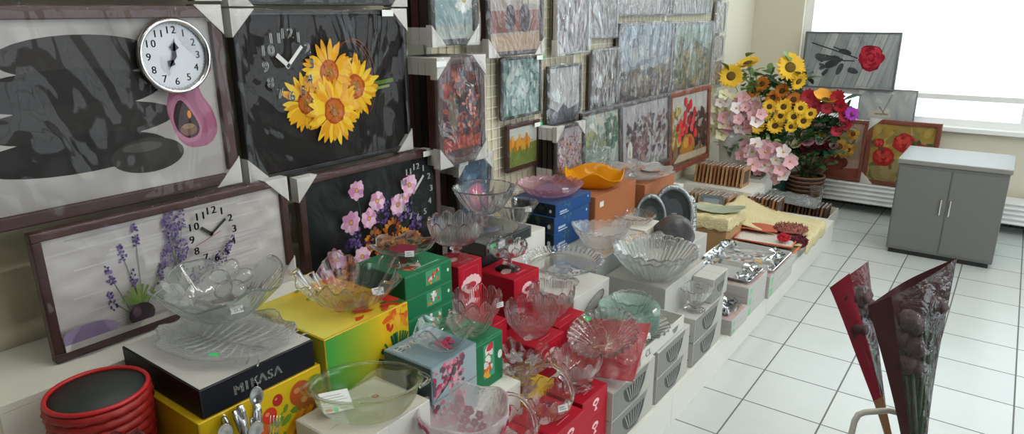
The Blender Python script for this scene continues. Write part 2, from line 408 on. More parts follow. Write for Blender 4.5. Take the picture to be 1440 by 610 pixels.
# ------------------------------------------------------------------ framed pictures and wall clocks
FR = {'brown': pmat('frame_redbrown', '4f2d26', .4, noise=(18, '3a201c', .8)), 'black': pmat('frame_black', '191616', .35),
      'dark': pmat('frame_dark_brown', '2c2220', .4), 'wood': pmat('frame_wood', '8a5236', .4, noise=(25, '6a3a24', .8)), 'grey': pmat('frame_grey', '77777a', .4),
      'silver': pmat('frame_silver', 'a9a9ac', .3, .6), 'red': pmat('frame_russet', '8c4a35', .4, noise=(20, '74382a', .7))}
card = pmat('corner_card', 'd2d0cb', .7)
hardb = pmat('hardboard', '55453a', .8)
stick = pmat('white_sticker', 'e9ecea', .5); green_st = pmat('green_sticker', '3fc972', .5)
def framed(label, Y, z, x, art, fc='black', fw=.02, d=.03, cor='', flm=None, name='picture', cat='picture', group=None, clock=None, back=False, cs=.075, st=None, lean=0, wrapw=.01, X=None):
    """Y=(y0,y1), z=(z0,z1), front face at x for the left wall; back=True: X=(x0,x1) on the back wall, front at y=x"""
    if back: w_, loc, rz = X[1] - X[0], ((X[0] + X[1]) / 2, x + d, z[0]), 0
    else: w_, loc, rz = Y[1] - Y[0], (x - d, (Y[0] + Y[1]) / 2, z[0]), PI / 2
    h = z[1] - z[0]; o = thing(name, label, cat, loc, rz, group, lean)
    m = MB(); a, b = w_ / 2, h
    for (x0, x1, z0, z1) in ((-a, a, 0, fw), (-a, a, b - fw, b), (-a, -a + fw, fw, b - fw), (a - fw, a, fw, b - fw)):
        m.box(x0, x1, -d, -.003, z0, z1)
    bevel(m.build('frame', FR[fc], o), .003)
    m = MB(); m.box(-a + .004, a - .004, -.004, 0, .004, b - .004); m.build('backing_board', hardb, o)
    A = Art(w_ - 2 * fw, h - 2 * fw, *art[0] if isinstance(art[0], tuple) else (art[0],))
    art[1](A); A.build('printed_picture', o, (0, -d * .6, fw), rough=.55)
    if clock:
        cu, cv, hr, hc, t1, t2 = clock; k = A.h
        for nm, ln, wd, t in (('hour_hand', .62, .030, t1), ('minute_hand', .95, .022, t2)):
            m = MB(); L_ = ln * hr * k; W_ = wd * k * .5
            m.box(-W_, W_, -.0015, 0, -L_ * .12, L_)
            m.build(nm, pmat('hand_' + hc, hc, .4), o, False, ((cu - A.A / 2) * k, -d * .6 - .007, fw + cv * k), (0, t, 0))
    if flm:
        rnd = random.Random(sum(map(ord, label)))
        ph = [rnd.uniform(0, 6) for _ in range(6)]
        def fn(s_, t_):
            X_ = (s_ - .5) * (w_ + 2 * wrapw); Z_ = t_ * (h + 2 * wrapw) - wrapw
            e = min(s_, 1 - s_, t_, 1 - t_)
            q = .0022 * sin(17 * X_ / .3 + ph[0] + 3 * sin(Z_ * 14 + ph[1])) + .0034 * abs(sin(ph[3] + 11 * X_ + 8 * Z_ + sin(9 * Z_ + ph[4]))) - .0034 * abs(sin(ph[5] - 9 * X_ + 8 * Z_))
            return (X_, -d - .006 - (q if e > .02 else 0) + (.012 if e == 0 else 0), Z_)
        m = MB(); m.grid(fn, 44, 44); m.build('plastic_wrap', flm, o, True)
    for q in cor:
        sx = -1 if q in 'ac' else 1; top = q in 'ab'
        X0 = sx * (a + .003); Z0 = (b + .003) if top else -.003; dz = -cs if top else cs
        p = [(X0, Z0), (X0 - sx * cs, Z0), (X0, Z0 + dz)]
        m = MB(); m.add([(u, -d - .003, v) for u, v in p] + [(u, 0, v) for u, v in p], [(0, 1, 2), (3, 5, 4), (0, 3, 4, 1), (1, 4, 5, 2), (2, 5, 3, 0)])
        m.build('corner_protector', card, o)
    if st:
        u, v, gr = st
        m = MB(); m.box(-.025, .025, -.001, 0, 0, .02); p = m.build('price_sticker', stick, o, False, (u * a, -d - .009, v * b))
        if gr:
            m = MB(); m.box(.027, .042, -.001, 0, .002, .017); m.build('colour_dot', green_st, p)
    return o
FILM1 = film('clear_film', .006, .004, 1.0, 3.2, .05, dist=.06)
FILM2 = film('creased_film', .035, .045, 1.0, 5, .06, (1.3, 1.3, .45), dist=.08)
FILM3 = film('hazy_film', .08, .10, 1.0, 4.5, .06, (1.5, 1.5, .45), dist=.09)
YEL = ['f4c21c', 'f0b30f', 'f7d02c', 'e9a20a']
# --- stones and oil burner clock
def a_stones(A):
    for u, v, ru, rv, c in ((.70, .80, .42, .12, '3a3634'), (.62, .62, .50, .12, '2b2928'), (.66, .44, .52, .11, '33302e'), (.60, .27, .50, .11, '2a2827'), (.98, .20, .22, .105, '3d3a37'), (.95, .255, .12, .03, '5a5652')): A.ell(u, v, ru, rv, c, 0, 26)
    T = lambda p: [(1.13 + (u - .80) * .80, .20 + (v - .22) * .86) for u, v in p]
    def smooth(p): q = spline([(*a, 0) for a in T(p) + T(p)[:1]], 5); return [(a, b) for a, b, _ in q[:-1]]
    A.poly(smooth([(.86, .30), (.92, .24), (1.02, .22), (1.12, .24), (1.19, .33), (1.17, .48), (1.10, .60), (1.08, .70), (1.15, .80), (1.14, .84), (.98, .84), (.86, .68), (.80, .52)]), 'a8627f')
    A.poly(smooth([(1.10, .28), (1.17, .36), (1.15, .48), (1.08, .60), (1.06, .68), (1.04, .55), (1.10, .42)]), 'b8708f')
    A.poly(smooth([(.84, .34), (.92, .27), (1.02, .28), (1.06, .36), (1.02, .48), (.94, .60), (.86, .60), (.82, .46)]), 'bb7693')
    A.poly(smooth([(.86, .36), (.93, .30), (1.01, .31), (1.04, .37), (1.00, .47), (.93, .57), (.88, .56), (.84, .46)]), '33191c')
    for u, v, ru, rv, c in ((.95, .36, .07, .045, '7a5a4a'), (.95, .385, .05, .02, '9c7c60'), (.97, .47, .016, .03, 'f0922a')): q = T([(u, v)])[0]; A.ell(q[0], q[1], ru * .8, rv * .86, c)
    q = T([(1.16, .80)])[0]; A.ell(q[0], q[1], .035, .04, 'b77a92', .6)
stone = framed('white picture of dark stones and a pink oil burner with a round chrome clock', (.37, 1.04), (1.085, 1.56), -1.73,
       (((lambda u, v: mixc('c9c5c2', 'aaa6a2', hnoise(u, v))),), a_stones), 'brown', .03, .035, 'bd', FILM1, 'wall_clock', 'wall clock')
def round_clock(parent, x, z, R, y):
    o = bpy.data.objects.new('clock', None); C.objects.link(o); o.parent = parent; o.location = (x, y, z); o['label'] = 'round silver clock with white dial'
    m = MB(); Mx = Matrix.Rotation(PI / 2, 4, 'X')
    m.lathe([(R * .86, .0), (R * .98, .001), (R, .012), (R * .97, .02), (R * .91, .022), (R * .86, .014)], 48, None, 0, Mx, False)
    m.build('rim', pmat('chrome', 'd8d8da', .12, 1), o, True)
    A = Art(2 * R, 2 * R, 'dfe3e6'); A.f = []; A.c = []
    A.ell(.5, .5, .44, .44, 'd7dce2', n=48); A.numerals(.5, .5, .335, .135, '4a4e58', .02)
    for k in range(60):
        a = k * PI / 30; A.line([(.5 + .415 * cos(a), .5 + .415 * sin(a)), (.5 + (.43 if k % 5 else .44) * cos(a), .5 + (.43 if k % 5 else .44) * sin(a))], .006, '4a4e58')
    A.build('dial', o, (0, -.006, -R))
    for nm, L_, W_, t in (('hour_hand', .5 * R, .006, .1), ('minute_hand', .42 * R, .005, PI + .55)):
        m = MB(); m.add([(-W_, 0, 0), (0, 0, -L_ * .2), (W_, 0, 0), (0, 0, L_)], [(0, 1, 2, 3)]); m.add([(-W_ * 2, 0, L_ * .45), (0, 0, L_ * .25), (W_ * 2, 0, L_ * .45), (0, 0, L_ * .75)], [(0, 1, 2, 3)])
        m.build(nm, pmat('hand_dark', '2c2e3c', .4), o, False, (0, -.009 - (.001 if nm == 'hour_hand' else .002), 0), (0, t, 0))
p = at(245, 79, x=-1.72)
round_clock(stone, p.y - .705, p.z - 1.085, .094, -.037)
# --- sunflower clock
def a_sun(A):
    A.dabs(60, (0, A.A, 0, 1), .10, ['161210', '1c1512', '120f0f', '1a1714'], .3)
    for k in range(26): A.line([(k * .055, .15 + .08 * sin(k)), (k * .055 + .012, .95)], .004, '241912')
    for q in (0, .02, .045):
        A.line([(.86 + q + .20 * cos(t / 10 * PI - .9), .52 + q * .4 + .30 * sin(t / 10 * PI - .9)) for t in range(11)], .007, '6b3a1a')
    A.line([(1.02, .5), (1.28, .52)], .03, '5d7a2a'); A.line([(1.0, .46), (1.24, .48)], .02, '86984a')
    for (u, v, R) in ((.47, .43, .19), (.90, .50, .21), (.67, .62, .20), (.685, .35, .225)):
        A.flower(u, v, R * 1.12, 24, YEL, None, .4, 2, .095); A.ell(u, v, R * .40, R * .42, 'b34f0c', n=24, jit=.06); A.ell(u, v, R * .33, R * .35, 'c86a12', n=20, jit=.08); A.ell(u, v, R * .18, R * .19, 'a8741c', n=16)
        A.dabs(30, (u - R * .3, u + R * .3, v - R * .3, v + R * .3), .008, ['8e3a08', 'd98a2a', '7a2e06'])
    A.numerals(.345, .685, .178, .092, 'eeeeea', .04, .20)
framed('black wall clock printed with four yellow sunflowers in a basket', (1.07, 1.725), (1.07, 1.55), -1.73,
       (((lambda u, v: mixc('110f10', '2a1e18', .6 * hnoise(u * 2, v))),), a_sun), 'black', .016, .035, 'abcd', FILM1, 'wall_clock', 'wall clock', clock=(.345, .685, .175, 'eeeeea', -.85, .78), st=(.72, .955, False))
# --- lavender clock
def a_lav(A):
    for k in range(40): A.line([(random.uniform(0, A.A), k / 40), (random.uniform(.4, A.A), k / 40 + .01)], random.uniform(.004, .02), random.choice(['cbc6c8', 'd6d2cf', 'bdb6ba', 'd9d5d0']))
    PUR = ['6a5690', '7c68a0', '55447c', '8d7cae', '4c3d70']
    def stem(u0, v0, u1, v1, n=26, sp=.035, ln=.16):
        A.line([(u0, v0), (u1, v1)], .006, '74805c')
        for _ in range(n):
            t = random.uniform(0, 1); r = sp * (1.1 - t * .6)
            A.ell(u1 + (u1 - u0) * (t - .5) * ln + random.uniform(-r, r), v1 + (t - .5) * ln * 1.2 + random.uniform(-.01, .01), .013, .009, random.choice(PUR), random.uniform(0, 3), 7)
    for u, v in ((.45, .30), (.47, .55), (.60, .72), (.74, .86), (.90, .42), (.95, .55), (.66, .45)): stem(.70 if u > .5 else .6, .12, u, v)
    for u, v in ((1.02, .88), (1.07, .92), (1.12, .86), (1.17, .9), (1.03, .72), (1.10, .68), (1.16, .62), (1.0, .58), (1.1, .5), (1.05, .8)): stem(1.06, .30, u, v, 24, .04)
    for u, v in ((1.18, .30), (1.27, .33), (1.36, .34), (1.45, .40), (1.55, .46), (1.6, .52)): stem(1.05, .18, u, v, 22, .04)
    for k in range(9): A.line([(.66, .22), (.66 + .16 * cos(PI * (k + 1) / 10), .24 + .17 * sin(PI * (k + 1) / 10))], .022, random.choice(['7d9a4a', '8fae55']))
    A.ell(.66, .12, .12, .11, '4a3d45'); A.ell(.62, .15, .04, .05, '7a6474'); A.ell(.2, .1, .25, .1, '8a7a9a'); A.poly([(0, 0), (A.A, 0), (A.A, .05), (0, .06)], 'bfb9b4')
    A.numerals(1.45, .68, .225, .105, '16181e', .04, .245)
    A.line([(1.25, .61), (1.53, .70)], .006, 'a03030')
framed('white wall clock printed with purple lavender, behind the big glass flower bowl', (.50, 1.165), (.757, 1.075), -1.70,
       (((lambda u, v: mixc('d8d4d0', 'c2bcbb', hnoise(u * 3, v * 3))),), a_lav), 'brown', .022, .03, 'bd', FILM1, 'wall_clock', 'wall clock', clock=(1.45, .68, .21, '1c1c24', -.85, .95))
# --- cosmos clock
def a_cos(A):
    A.dabs(50, (0, A.A, 0, .6), .07, ['15191a', '1d2320', '101418'], .5)
    for u, v in ((.45, .1), (.6, .06), (.3, .2)): A.ell(u, v, .1, .06, '24402c')
    for u, v in ((.42, .5), (.72, .60), (.85, .62), (.52, .34), (1.0, .6), (1.1, .45), (.12, .2)):
        A.dabs(40, (u - .07, u + .07, v - .1, v + .1), .016, ['5a3c86', '7350a0', '8a68b4', '432c6a'], .7)
    for u, v in ((.62, .42), (.82, .45), (.72, .30), (.95, .35), (.5, .22), (.35, .24), (.28, .14), (.85, .25), (.66, .16), (1.05, .3)):
        A.flower(u, v, .11, 13, ['c8741a', 'd98a24', 'a8501a', 'e09a30'], ['2a1610', '1a0e0a'], .5, 1, .17)
        A.dabs(14, (u - .1, u + .1, v - .07, v + .05), .02, ['7a3018', 'a24a20', 'c06824'])
    for u, v, r in ((.46, .87, .085), (.66, .74, .09), (.38, .63, .10), (.56, .62, .09), (.88, .66, .10), (1.02, .80, .10), (.20, .38, .10), (.46, .33, .095), (.09, .25, .08), (.95, .70, .06)):
        A.line([(u, v), (u + .03, v - .25)], .005, '3c5a3c'); A.flower(u, v, r, 8, ['d9a2c0', 'e2b4cc', 'c98ab0', 'e8c4d6'], ['b5526a', 'd0b040'], .22, 2, .30)
    A.numerals(1.10, .72, .175, .075, 'ecece8', .04, .22)
framed('black wall clock printed with pink cosmos and purple lilac, behind the green boxes', (1.205, 1.835), (.585, 1.06), -1.70,
       (((lambda u, v: mixc('0e1113', '1c2422', hnoise(u * 2, v * 2))),), a_cos), 'brown', .024, .032, 'ab', FILM1, 'wall_clock', 'wall clock', clock=(1.10, .72, .18, 'dededa', -.95, .80), st=(.78, .955, True))
# --- row above, cut by the top of the photograph
def a_plain(c1, c2, n=60, cols=None, sz=.06):
    return (((lambda u, v: mixc(c1, c2, hnoise(u * 2, v * 2))),), (lambda A: A.dabs(n, (0, A.A, 0, 1), sz, cols or [c1, c2])))
framed('russet-framed picture hanging above the stone and oil burner clock', (.37, 1.045), (1.575, 2.03), -1.73, a_plain('6a4a40', '3a2a2a'), 'brown', .03, .035, 'cd', FILM1)
framed('black-framed picture hanging above the sunflower clock', (1.07, 1.73), (1.562, 2.03), -1.73, a_plain('28313a', '46525a'), 'black', .03, .035, 'cd', FILM1)

# stacks of frames seen edge-on behind the front pictures
def stack(n, Y, z, x0, x1, label, group, fcs=('dark', 'black', 'brown'), cor='ac', cs=.06):
    dx = (x1 - x0) / n
    for i in range(n):
        x = x0 + (i + 1) * dx - .002; d = dx - .004
        o = thing('framed_picture', label, 'picture', (x - d, (Y[0] + Y[1]) / 2, z[0]), PI / 2, group); a = (Y[1] - Y[0]) / 2; b = z[1] - z[0]; m = MB()
        for (p, q, r, s_) in ((-a, a, 0, .02), (-a, a, b - .02, b), (-a, -a + .02, .02, b - .02), (a - .02, a, .02, b - .02)): m.box(p, q, -d, -.003, r, s_)
        m.build('frame', FR[fcs[i % len(fcs)]], o); m = MB(); m.box(-a + .005, a - .005, -d * .5, -d * .3, .005, b - .005); m.build('backing_board', hardb, o)
        for q in cor:
            top = q in 'ab'; X0 = -(a + .001) if q in 'ac' else a + .001; sx = -1 if q in 'ac' else 1; Z0 = b + .001 if top else -.001; dz = -cs if top else cs; p = [(X0, Z0), (X0 - sx * cs, Z0), (X0, Z0 + dz)]
            m = MB(); m.add([(u, -d - .001, v) for u, v in p] + [(u, .0, v) for u, v in p], [(0, 1, 2), (3, 5, 4), (0, 3, 4, 1), (1, 4, 5, 2), (2, 5, 3, 0)]); m.build('corner_protector', card, o)
stack(6, (1.785, 2.03), (1.00, 1.385), -1.868, -1.675, 'dark frame edge-on in the stack behind the red still-life clock', 'frames stacked behind the red clock', cor='ac')
stack(4, (1.80, 2.05), (1.43, 1.80), -1.868, -1.70, 'dark frame edge-on in the stack behind the white daisy picture', 'frames stacked behind the daisy picture', cor='c')
stack(4, (1.93, 2.12), (.74, .99), -1.868, -1.715, 'dark frame edge-on in the stack behind the blue hibiscus picture', 'frames stacked behind the hibiscus picture', cor='ac')
def a_red(A):
    A.dabs(160, (0, A.A, .05, .95), .06, ['5a1a1e', '2a1a28', '9a3020', '1c2030', 'b04a28', '3a1420', '7a2018'])
    A.ell(.2, .48, .09, .2, '6a5a48'); A.dabs(60, (.2, .55, .25, .7), .03, ['c06a50', '9a4030', 'd89080', '2a3a50']); A.poly([(0, .08), (A.A, .1), (A.A, .22), (0, .2)], '9c3020')
    A.dabs(40, (.1, .6, .1, .3), .03, ['c05030', '7a2018', '401818'])
    A.numerals(.38, .83, .2, .06, 'd8d0c8', .02, .12)
framed('red still-life wall clock in a russet frame with white card corners', (1.775, 2.04), (.995, 1.385), -1.64, (('5a2a2c',), a_red), 'brown', .025, .03, 'abcd', FILM2, 'wall_clock', 'wall clock', clock=(.38, .8, .16, 'd8d0c8', 2.0, 1.9), st=(-.9, .93, False))
def a_blue(A):
    A.dabs(70, (0, A.A, 0, 1), .12, ['28506a', '34617c', '1f4258', '406f88'])
    A.flower(.38, .36, .26, 6, ['c8447c', 'd85c90', 'b03468'], ['e0a0a0', 'e8c050'], .3, 2, .42)
framed('blue picture of a pink hibiscus behind the tall glass compote', (1.92, 2.125), (.72, .995), -1.68, (('2a526c',), a_blue), 'black', .02, .028, 'abcd', FILM2, cs=.07, st=(-.8, .92, False))
def a_daisy(A):
    A.poly([(0, 0), (A.A, 0), (A.A, .16), (0, .14)], '9aa29c'); 
    for k, (u, v) in enumerate(((.3, .55), (.3, .67), (.3, .79))): A.ell(u, v, .17, .055, ['c9d0ce', 'b7c2c0', 'd3d9d6'][k])
    A.ell(.78, .6, .06, .4, 'aab8bc', .3); A.flower(.50, .42, .17, 14, ['e2e4e0', 'd2d6d2'], ['b8a860'], .25, 2, .2); A.ell(.7, .32, .05, .03, '7d9a6a'); A.numerals(.2, .6, .0, .001, 'ffffff')
framed('pale teal picture of a white daisy and folded towels, topmost beside the sunflower clock', (1.80, 2.055), (1.425, 1.80), -1.68, (((lambda u, v: mixc('8ea6a6', '6d8a90', v)),), a_daisy), 'black', .022, .025, 'cd', FILM2)
def a_mant(A):
    A.poly([(0, 0), (A.A, 0), (A.A, .18), (0, .16)], 'b59a80'); A.poly([(0, .18), (A.A, .2), (A.A, .42), (0, .40)], '8a5c54')
    A.ell(.36, .33, .09, .14, '4a4048'); A.ell(.62, .33, .1, .15, '453c44'); A.poly([(.56, .5), (.9, .46), (.9, .95), (.56, .95)], 'b7b4a8'); A.ell(.22, .74, .17, .2, 'b0aaa2'); A.numerals(.22, .74, .15, .075, '2c2a2c', .03, .17)
    A.dabs(40, (.4, .7, .5, .9), .05, ['a39a84', '8d8472'], .25)
framed('brownish clock picture of two dark vases, beside the daisy picture', (2.18, 2.575), (1.365, 1.80), -1.73, (('a39892',), a_mant), 'dark', .018, .03, 'cd', FILM2, 'wall_clock', 'wall clock', clock=(.22, .74, .13, '2c2a2c', .6, 2.4))
stack(3, (2.19, 2.56), (1.37, 1.80), -1.855, -1.765, 'dark frame edge-on behind the clock picture with two vases', 'frames behind the vase clock', cor='c')
def a_teal(A):
    A.dabs(90, (0, A.A, 0, 1), .09, ['6f948e', '8daca6', '7aa09a', 'b8ccc6', '44706a', 'd0dcd8'], .5, (.8, 2.2))
    for u, v in ((.25, .6), (.5, .7), (.6, .45), (.4, .3)): A.flower(u, v, .2, 5, ['b4c6c2', '9cb4b0', 'c6d2ce'], None, .2, 1, .4)
framed('small teal picture of white blossoms on the wire mesh, above the tulip picture', (2.43, 2.745), (1.065, 1.345), -1.855, (('8aa6a2',), a_teal), 'black', .014, .02, '', FILM2, st=(.8, .92, True))
def a_tul(A):
    A.poly([(0, 0), (A.A, 0), (A.A, .55), (0, .5)], '7a8a44'); A.dabs(70, (0, A.A, 0, .45), .05, ['6a8040', '8a9848', '56702e', 'a0a850'], .2, (1.2, 1.9))
    for k in range(9): A.ell(.07 + k * .1, .58 + .08 * sin(k * 2), .055, .17, random.choice(['d8912a', 'cc7c20', 'e0a23a']))
    A.dabs(30, (0, A.A, .35, .7), .035, ['d8912a', 'c87820', 'e4ac48'], .4, (1.2, 1.9))
framed('small dark-framed picture of orange tulips hanging alone on the wire mesh', (2.465, 2.735), (.815, 1.04), -1.855, (('c6ccc4',), a_tul), 'brown', .02, .02, '', FILM1, st=(.72, .85, True))
def a_peak(A):
    for k in range(7): u = .1 + k * .12; A.poly([(u - .08, .15), (u + .08, .15), (u + .02, .45 + .2 * sin(k * 3))], ['d8d8d6', 'b8b8bc', 'c6c6c8'][k % 3])
    A.poly([(0, 0), (A.A, 0), (A.A, .3), (.7, .22), (.5, .34), (.3, .2), (0, .32)], '5a5c66'); A.dabs(12, (.4, .9, .5, .9), .03, ['3c3c44', '54545a'], .2, (1, 1.7))
framed('small grey picture of white peaks on the wire mesh beside the teal picture', (2.80, 3.115), (.985, 1.285), -1.85, (('bdbcbc',), a_peak), 'black', .014, .022, 'd', FILM3)
def a_streak(cs):
    return lambda A: A.dabs(120, (0, A.A, 0, 1), .08, cs, .22, (1.1, 2.0))  # pale dabs paint film highlights into the print, dark ones its shapes
framed('grey lilac streaked picture in shiny film, above the white peaks picture', (2.84, 3.15), (1.335, 1.80), -1.83, (('a69ea4',), a_streak(['c7bec4', '6a636c', 'dcd8da', '8a7f84', '57505a'])), 'silver', .012, .03, 'c', FILM3)
framed('grey tea house picture hanging second from the streaked lilac one', (3.15, 3.49), (1.40, 1.80), -1.85, (('8d8c8c',), a_streak(['6d6c6e', 'a3a1a0', '424448', 'c8c6c2', '78746a'])), 'grey', .014, .03, '', FILM3)
framed('slim black and white picture below the grey tea house picture', (3.21, 3.50), (1.02, 1.345), -1.84, (('9a9494',), a_streak(['3a3438', 'e0dcdc', '6c6468', '2e2a30', 'c8c0c0'])), 'grey', .012, .03, '', FILM3)

framed('silver-wrapped picture hanging above the hazy seascape', (3.515, 4.21), (1.515, 1.95), -1.855, (('a8a0a2',), a_streak(['dcd8d8', '6f676c', 'b4adb0', '57575c'])), 'grey', .014, .03, '', FILM3)
framed('silver-wrapped picture hanging above the green-gold forest', (4.23, 4.90), (1.515, 1.95), -1.855, (('a2a0a0',), a_streak(['d8d6d4', '6a6a6c', 'b0aeac', '6c5f60'])), 'grey', .014, .03, '', FILM3)
def a_sea(A):
    A.dabs(90, (0, A.A, 0, .45), .11, ['5d504a', '6c5c52', '484044', '84745f'], .4, (-.4, .6)); A.dabs(50, (0, A.A, .5, 1), .14, ['8f9ca8', '9aa4ac', '7e8e9e', 'a9aeb0'], .4, (-.4, .4))
framed('hazy blue-brown seascape under shiny film, upper row near the corner', (3.51, 4.24), (.965, 1.475), -1.84, (((lambda u, v: mixc('5d4e48', '8498ac', v)),), a_sea), 'grey', .016, .035, '', FILM3)
def a_forest(A):
    A.dabs(120, (0, A.A, 0, .8), .09, ['4a5238', '6c6a3c', '3a4430', '8c7c44', '5e5a34'], .6); A.dabs(40, (0, A.A, .7, 1), .1, ['96aaa2', '88a09a', 'a3b2aa'], .5)
framed('green-gold forest picture under shiny film, last of the upper row', (4.26, 4.95), (.965, 1.465), -1.84, (((lambda u, v: mixc('6e6c50', '8ea89e', v)),), a_forest), 'grey', .016, .035, '', FILM3)
for i, (z0, z1, c_) in enumerate(((.98, 1.18, 'a8815c'), (1.20, 1.36, '9a9a90'), (1.38, 1.60, '8c8a86'), (1.62, 1.90, 'b0aaa0'))):
    framed(['lowest of the four small pictures at the corner end of the mesh, brownish', 'second from bottom of the four small corner pictures, pale', 'third from bottom of the four small corner pictures, grey', 'topmost of the four small corner pictures, beige'][i], (5.0, 5.2), (z0, z1), -1.85, a_plain(c_, 'c8c0b0', 20), 'silver', .015, .025, '', FILM3, group='small pictures at the corner')
# --- lower row standing on the top step
def a_bouq(A):
    A.dabs(200, (.05, A.A - .03, .05, .8), .035, ['a8504c', 'c88880', '8a4a48', 'd8b4ac', '5a4448', 'c06a58', 'e0c8bc', '6a5a4a'], .5); A.dabs(30, (0, A.A, 0, .15), .05, ['c89058', 'a87848'])
framed('pinkish flower bouquet picture on a stand, left end of the lower row', (2.72, 2.985), (.74, 1.005), -1.75, (('a7a0a4',), a_bouq), 'black', .014, .022, 'ab', FILM2)
stack(3, (2.72, 2.98), (.74, 1.00), -1.868, -1.775, 'black frame edge-on behind the pinkish bouquet picture', 'frames behind the bouquet picture', ('black', 'dark'), 'ac')
def a_land(A):
    A.dabs(60, (0, A.A, .55, 1), .1, ['b8bdb4', 'a6b0a8', 'c4c2b0'], .5); A.ell(.25, .6, .2, .12, '9a9a6a'); A.dabs(60, (.8, A.A, .3, .9), .07, ['4a6a54', '5a7a5e', '3c5a4a'], .7); A.dabs(60, (0, .8, .35, .6), .06, ['7a8a68', '6a8270', '92986c'], .5)
    A.dabs(40, (.1, .9, .05, .4), .08, ['8aa09a', 'a4b4ac', '6f8a82', 'c0c8c4'], .25, (-.3, .3))
framed('green landscape with a stream, second picture of the lower row', (2.99, 3.41), (.705, 1.04), -1.75, (('98a498',), a_land), 'dark', .02, .028, '', FILM2, lean=-.05)
def a_grape(A):
    A.dabs(120, (.15, A.A, .2, .8), .06, ['5e4448', '6e5650', '43343a', '8f7d74', '382e3a'], .7); A.ell(.25, .3, .08, .17, 'd8d4c8'); A.ell(.22, .12, .13, .1, 'c9c4b8'); A.dabs(60, (.35, .9, .1, .5), .04, ['6a3c44', '55303c', '80484a', '8a7a70'], 1); A.dabs(40, (0, A.A, .0, .12), .07, ['a39a94', '8e8886'], .3)
framed('brown still life of grapes and a white jug under shiny film', (3.42, 4.09), (.605, 1.04), -1.75, (('a8a4a6',), a_grape), 'dark', .022, .03, '', FILM2, lean=-.05)
def a_pop(A):
    A.dabs(60, (0, A.A, 0, .5), .1, ['6b3a26', '8a5a30', '4a3a30', '9c7a3c']); A.dabs(40, (.7, A.A, .2, .7), .1, ['4c3428', '3c2c28']); A.dabs(40, (0, .45, .3, .8), .08, ['a8924a', 'b8a868', '7c7440'])
    A.ell(.62, .25, .26, .17, 'a87426'); A.ell(.55, .30, .1, .08, 'c8963c'); A.poly([(.1, .05), (A.A, .02), (A.A, .12), (.3, .15)], 'b5a58c')
    for u, v in ((.35, .6), (.25, .55), (.5, .7), (.65, .62), (.75, .5), (.55, .5), (.4, .48), (.6, .8), (.85, .72), (.7, .85), (.52, .9), (.3, .4), (.9, .4), (.8, .6), (.46, .6), (.7, .3)): A.ell(u, v, .065, .07, random.choice(['c0202a', 'd83038', 'a8181f', 'dc4848']), 0, 10, .2)
framed('oil painting of red poppies in a golden vase, end of the lower row', (4.10, 4.80), (.50, 1.035), -1.75, (((lambda u, v: mixc('6a5a40', 'b7b5ac', v * 1.3)),), a_pop), 'red', .035, .04, '', FILM1, lean=-.05)

# ------------------------------------------------------------------ cartons
def bowl_print(A, u, v, r, col='454542', hi='b0b0aa', n=15):
    p = [(u - r + 2 * r * i / 20, v + r * .32 + .02 * (i % 2)) for i in range(21)] + [(u + r * cos(-PI * i / 16), v + r * .32 + r * .85 * sin(-PI * i / 16)) for i in range(1, 16)]
    A.poly(p, col)
    for k in range(n):
        a = -1 + 2 * (k + .5) / n; A.line([(u + a * r * .45, v - r * .42), (u + a * r * .93, v + r * .3)], r * .045, hi if k % 2 else '3c3c3a')
def goblet_print(A, u, v, r, col='f0c8c8'):
    for k in range(7): a = PI * (k + .5) / 7; A.ell(u + r * .62 * cos(a), v + r * .75 * sin(a) * .55 + r * .25, r * .2, r * .2, col)
    A.ell(u, v + r * .2, r * .6, r * .35, col); A.ell(u, v + r * .25, r * .4, r * .2, 'b83040')
    A.poly([(u - r * .1, v), (u + r * .1, v), (u + r * .15, v - r * .6), (u - r * .15, v - r * .6)], col); A.ell(u, v - r * .65, r * .4, r * .16, col)
def carton(name, label, group, corner, Lx, Ly, z0, mat, aisle=None, top=None, near=None, rot=0, cat='box', inset=.001, lid=False):
    """corner = top corner at the aisle side, near end; box runs back by Lx and away by Ly, standing on z0. aisle/top/near = (bg, fn) prints"""
    h = corner[2] - z0
    o = thing(name, label, cat, (corner[0] - Lx / 2, corner[1] + Ly / 2, z0), rot, group)
    a, b = Lx / 2, Ly / 2
    m = MB(); m.box(-a, a, -b, b, 0, h); bevel(m.build('carton', mat, o), .0015, 1)
    t = MB(); t.box(-a - .0006, a + .0006, -.0015, .0015, h - .0003, h + .0006); t.box(a, a + .0006, -.012, .012, h - .03, h); t.build('flap_seam', mat, o)
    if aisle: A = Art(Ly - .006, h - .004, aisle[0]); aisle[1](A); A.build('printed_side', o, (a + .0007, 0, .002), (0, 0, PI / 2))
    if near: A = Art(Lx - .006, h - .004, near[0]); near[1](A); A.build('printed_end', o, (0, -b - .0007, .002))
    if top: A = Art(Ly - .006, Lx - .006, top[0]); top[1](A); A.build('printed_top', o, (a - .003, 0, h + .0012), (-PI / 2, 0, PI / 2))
    return o
P_RED = pmat('red_carton', 'b3132b', .45, noise=(9, 'a01024', .5)); P_GREEN = pmat('green_carton', '1d7048', .45); P_WHITE = pmat('white_carton', 'd9d8d0', .6, noise=(8, 'cfcdc4', .5))
P_GREY = pmat('grey_carton', 'b9b8b2', .55); P_BLUE = pmat('blue_carton', '1d4478', .4); P_BROWN = pmat('brown_carton', 'a5663f', .75, noise=(10, '9a5c38', .5)); P_BLACK = pmat('black_carton', '14161d', .45)
P_YEL = pmat('yellow_carton', 'd8b41c', .4); P_TEAL = pmat('slate_blue_carton', '7f949c', .5); P_KRAFT = pmat('kraft_carton', 'b08a5e', .8); P_DARK = pmat('dark_carton', '24292b', .5)
P_DTEAL = pmat('dark_teal_carton', '3c4c50', .5)
G_RED, G_SIL, G_GRN = 'red glassware gift boxes', 'silver-grey bowl boxes along the aisle', 'green glassware boxes'
noop = lambda A: None
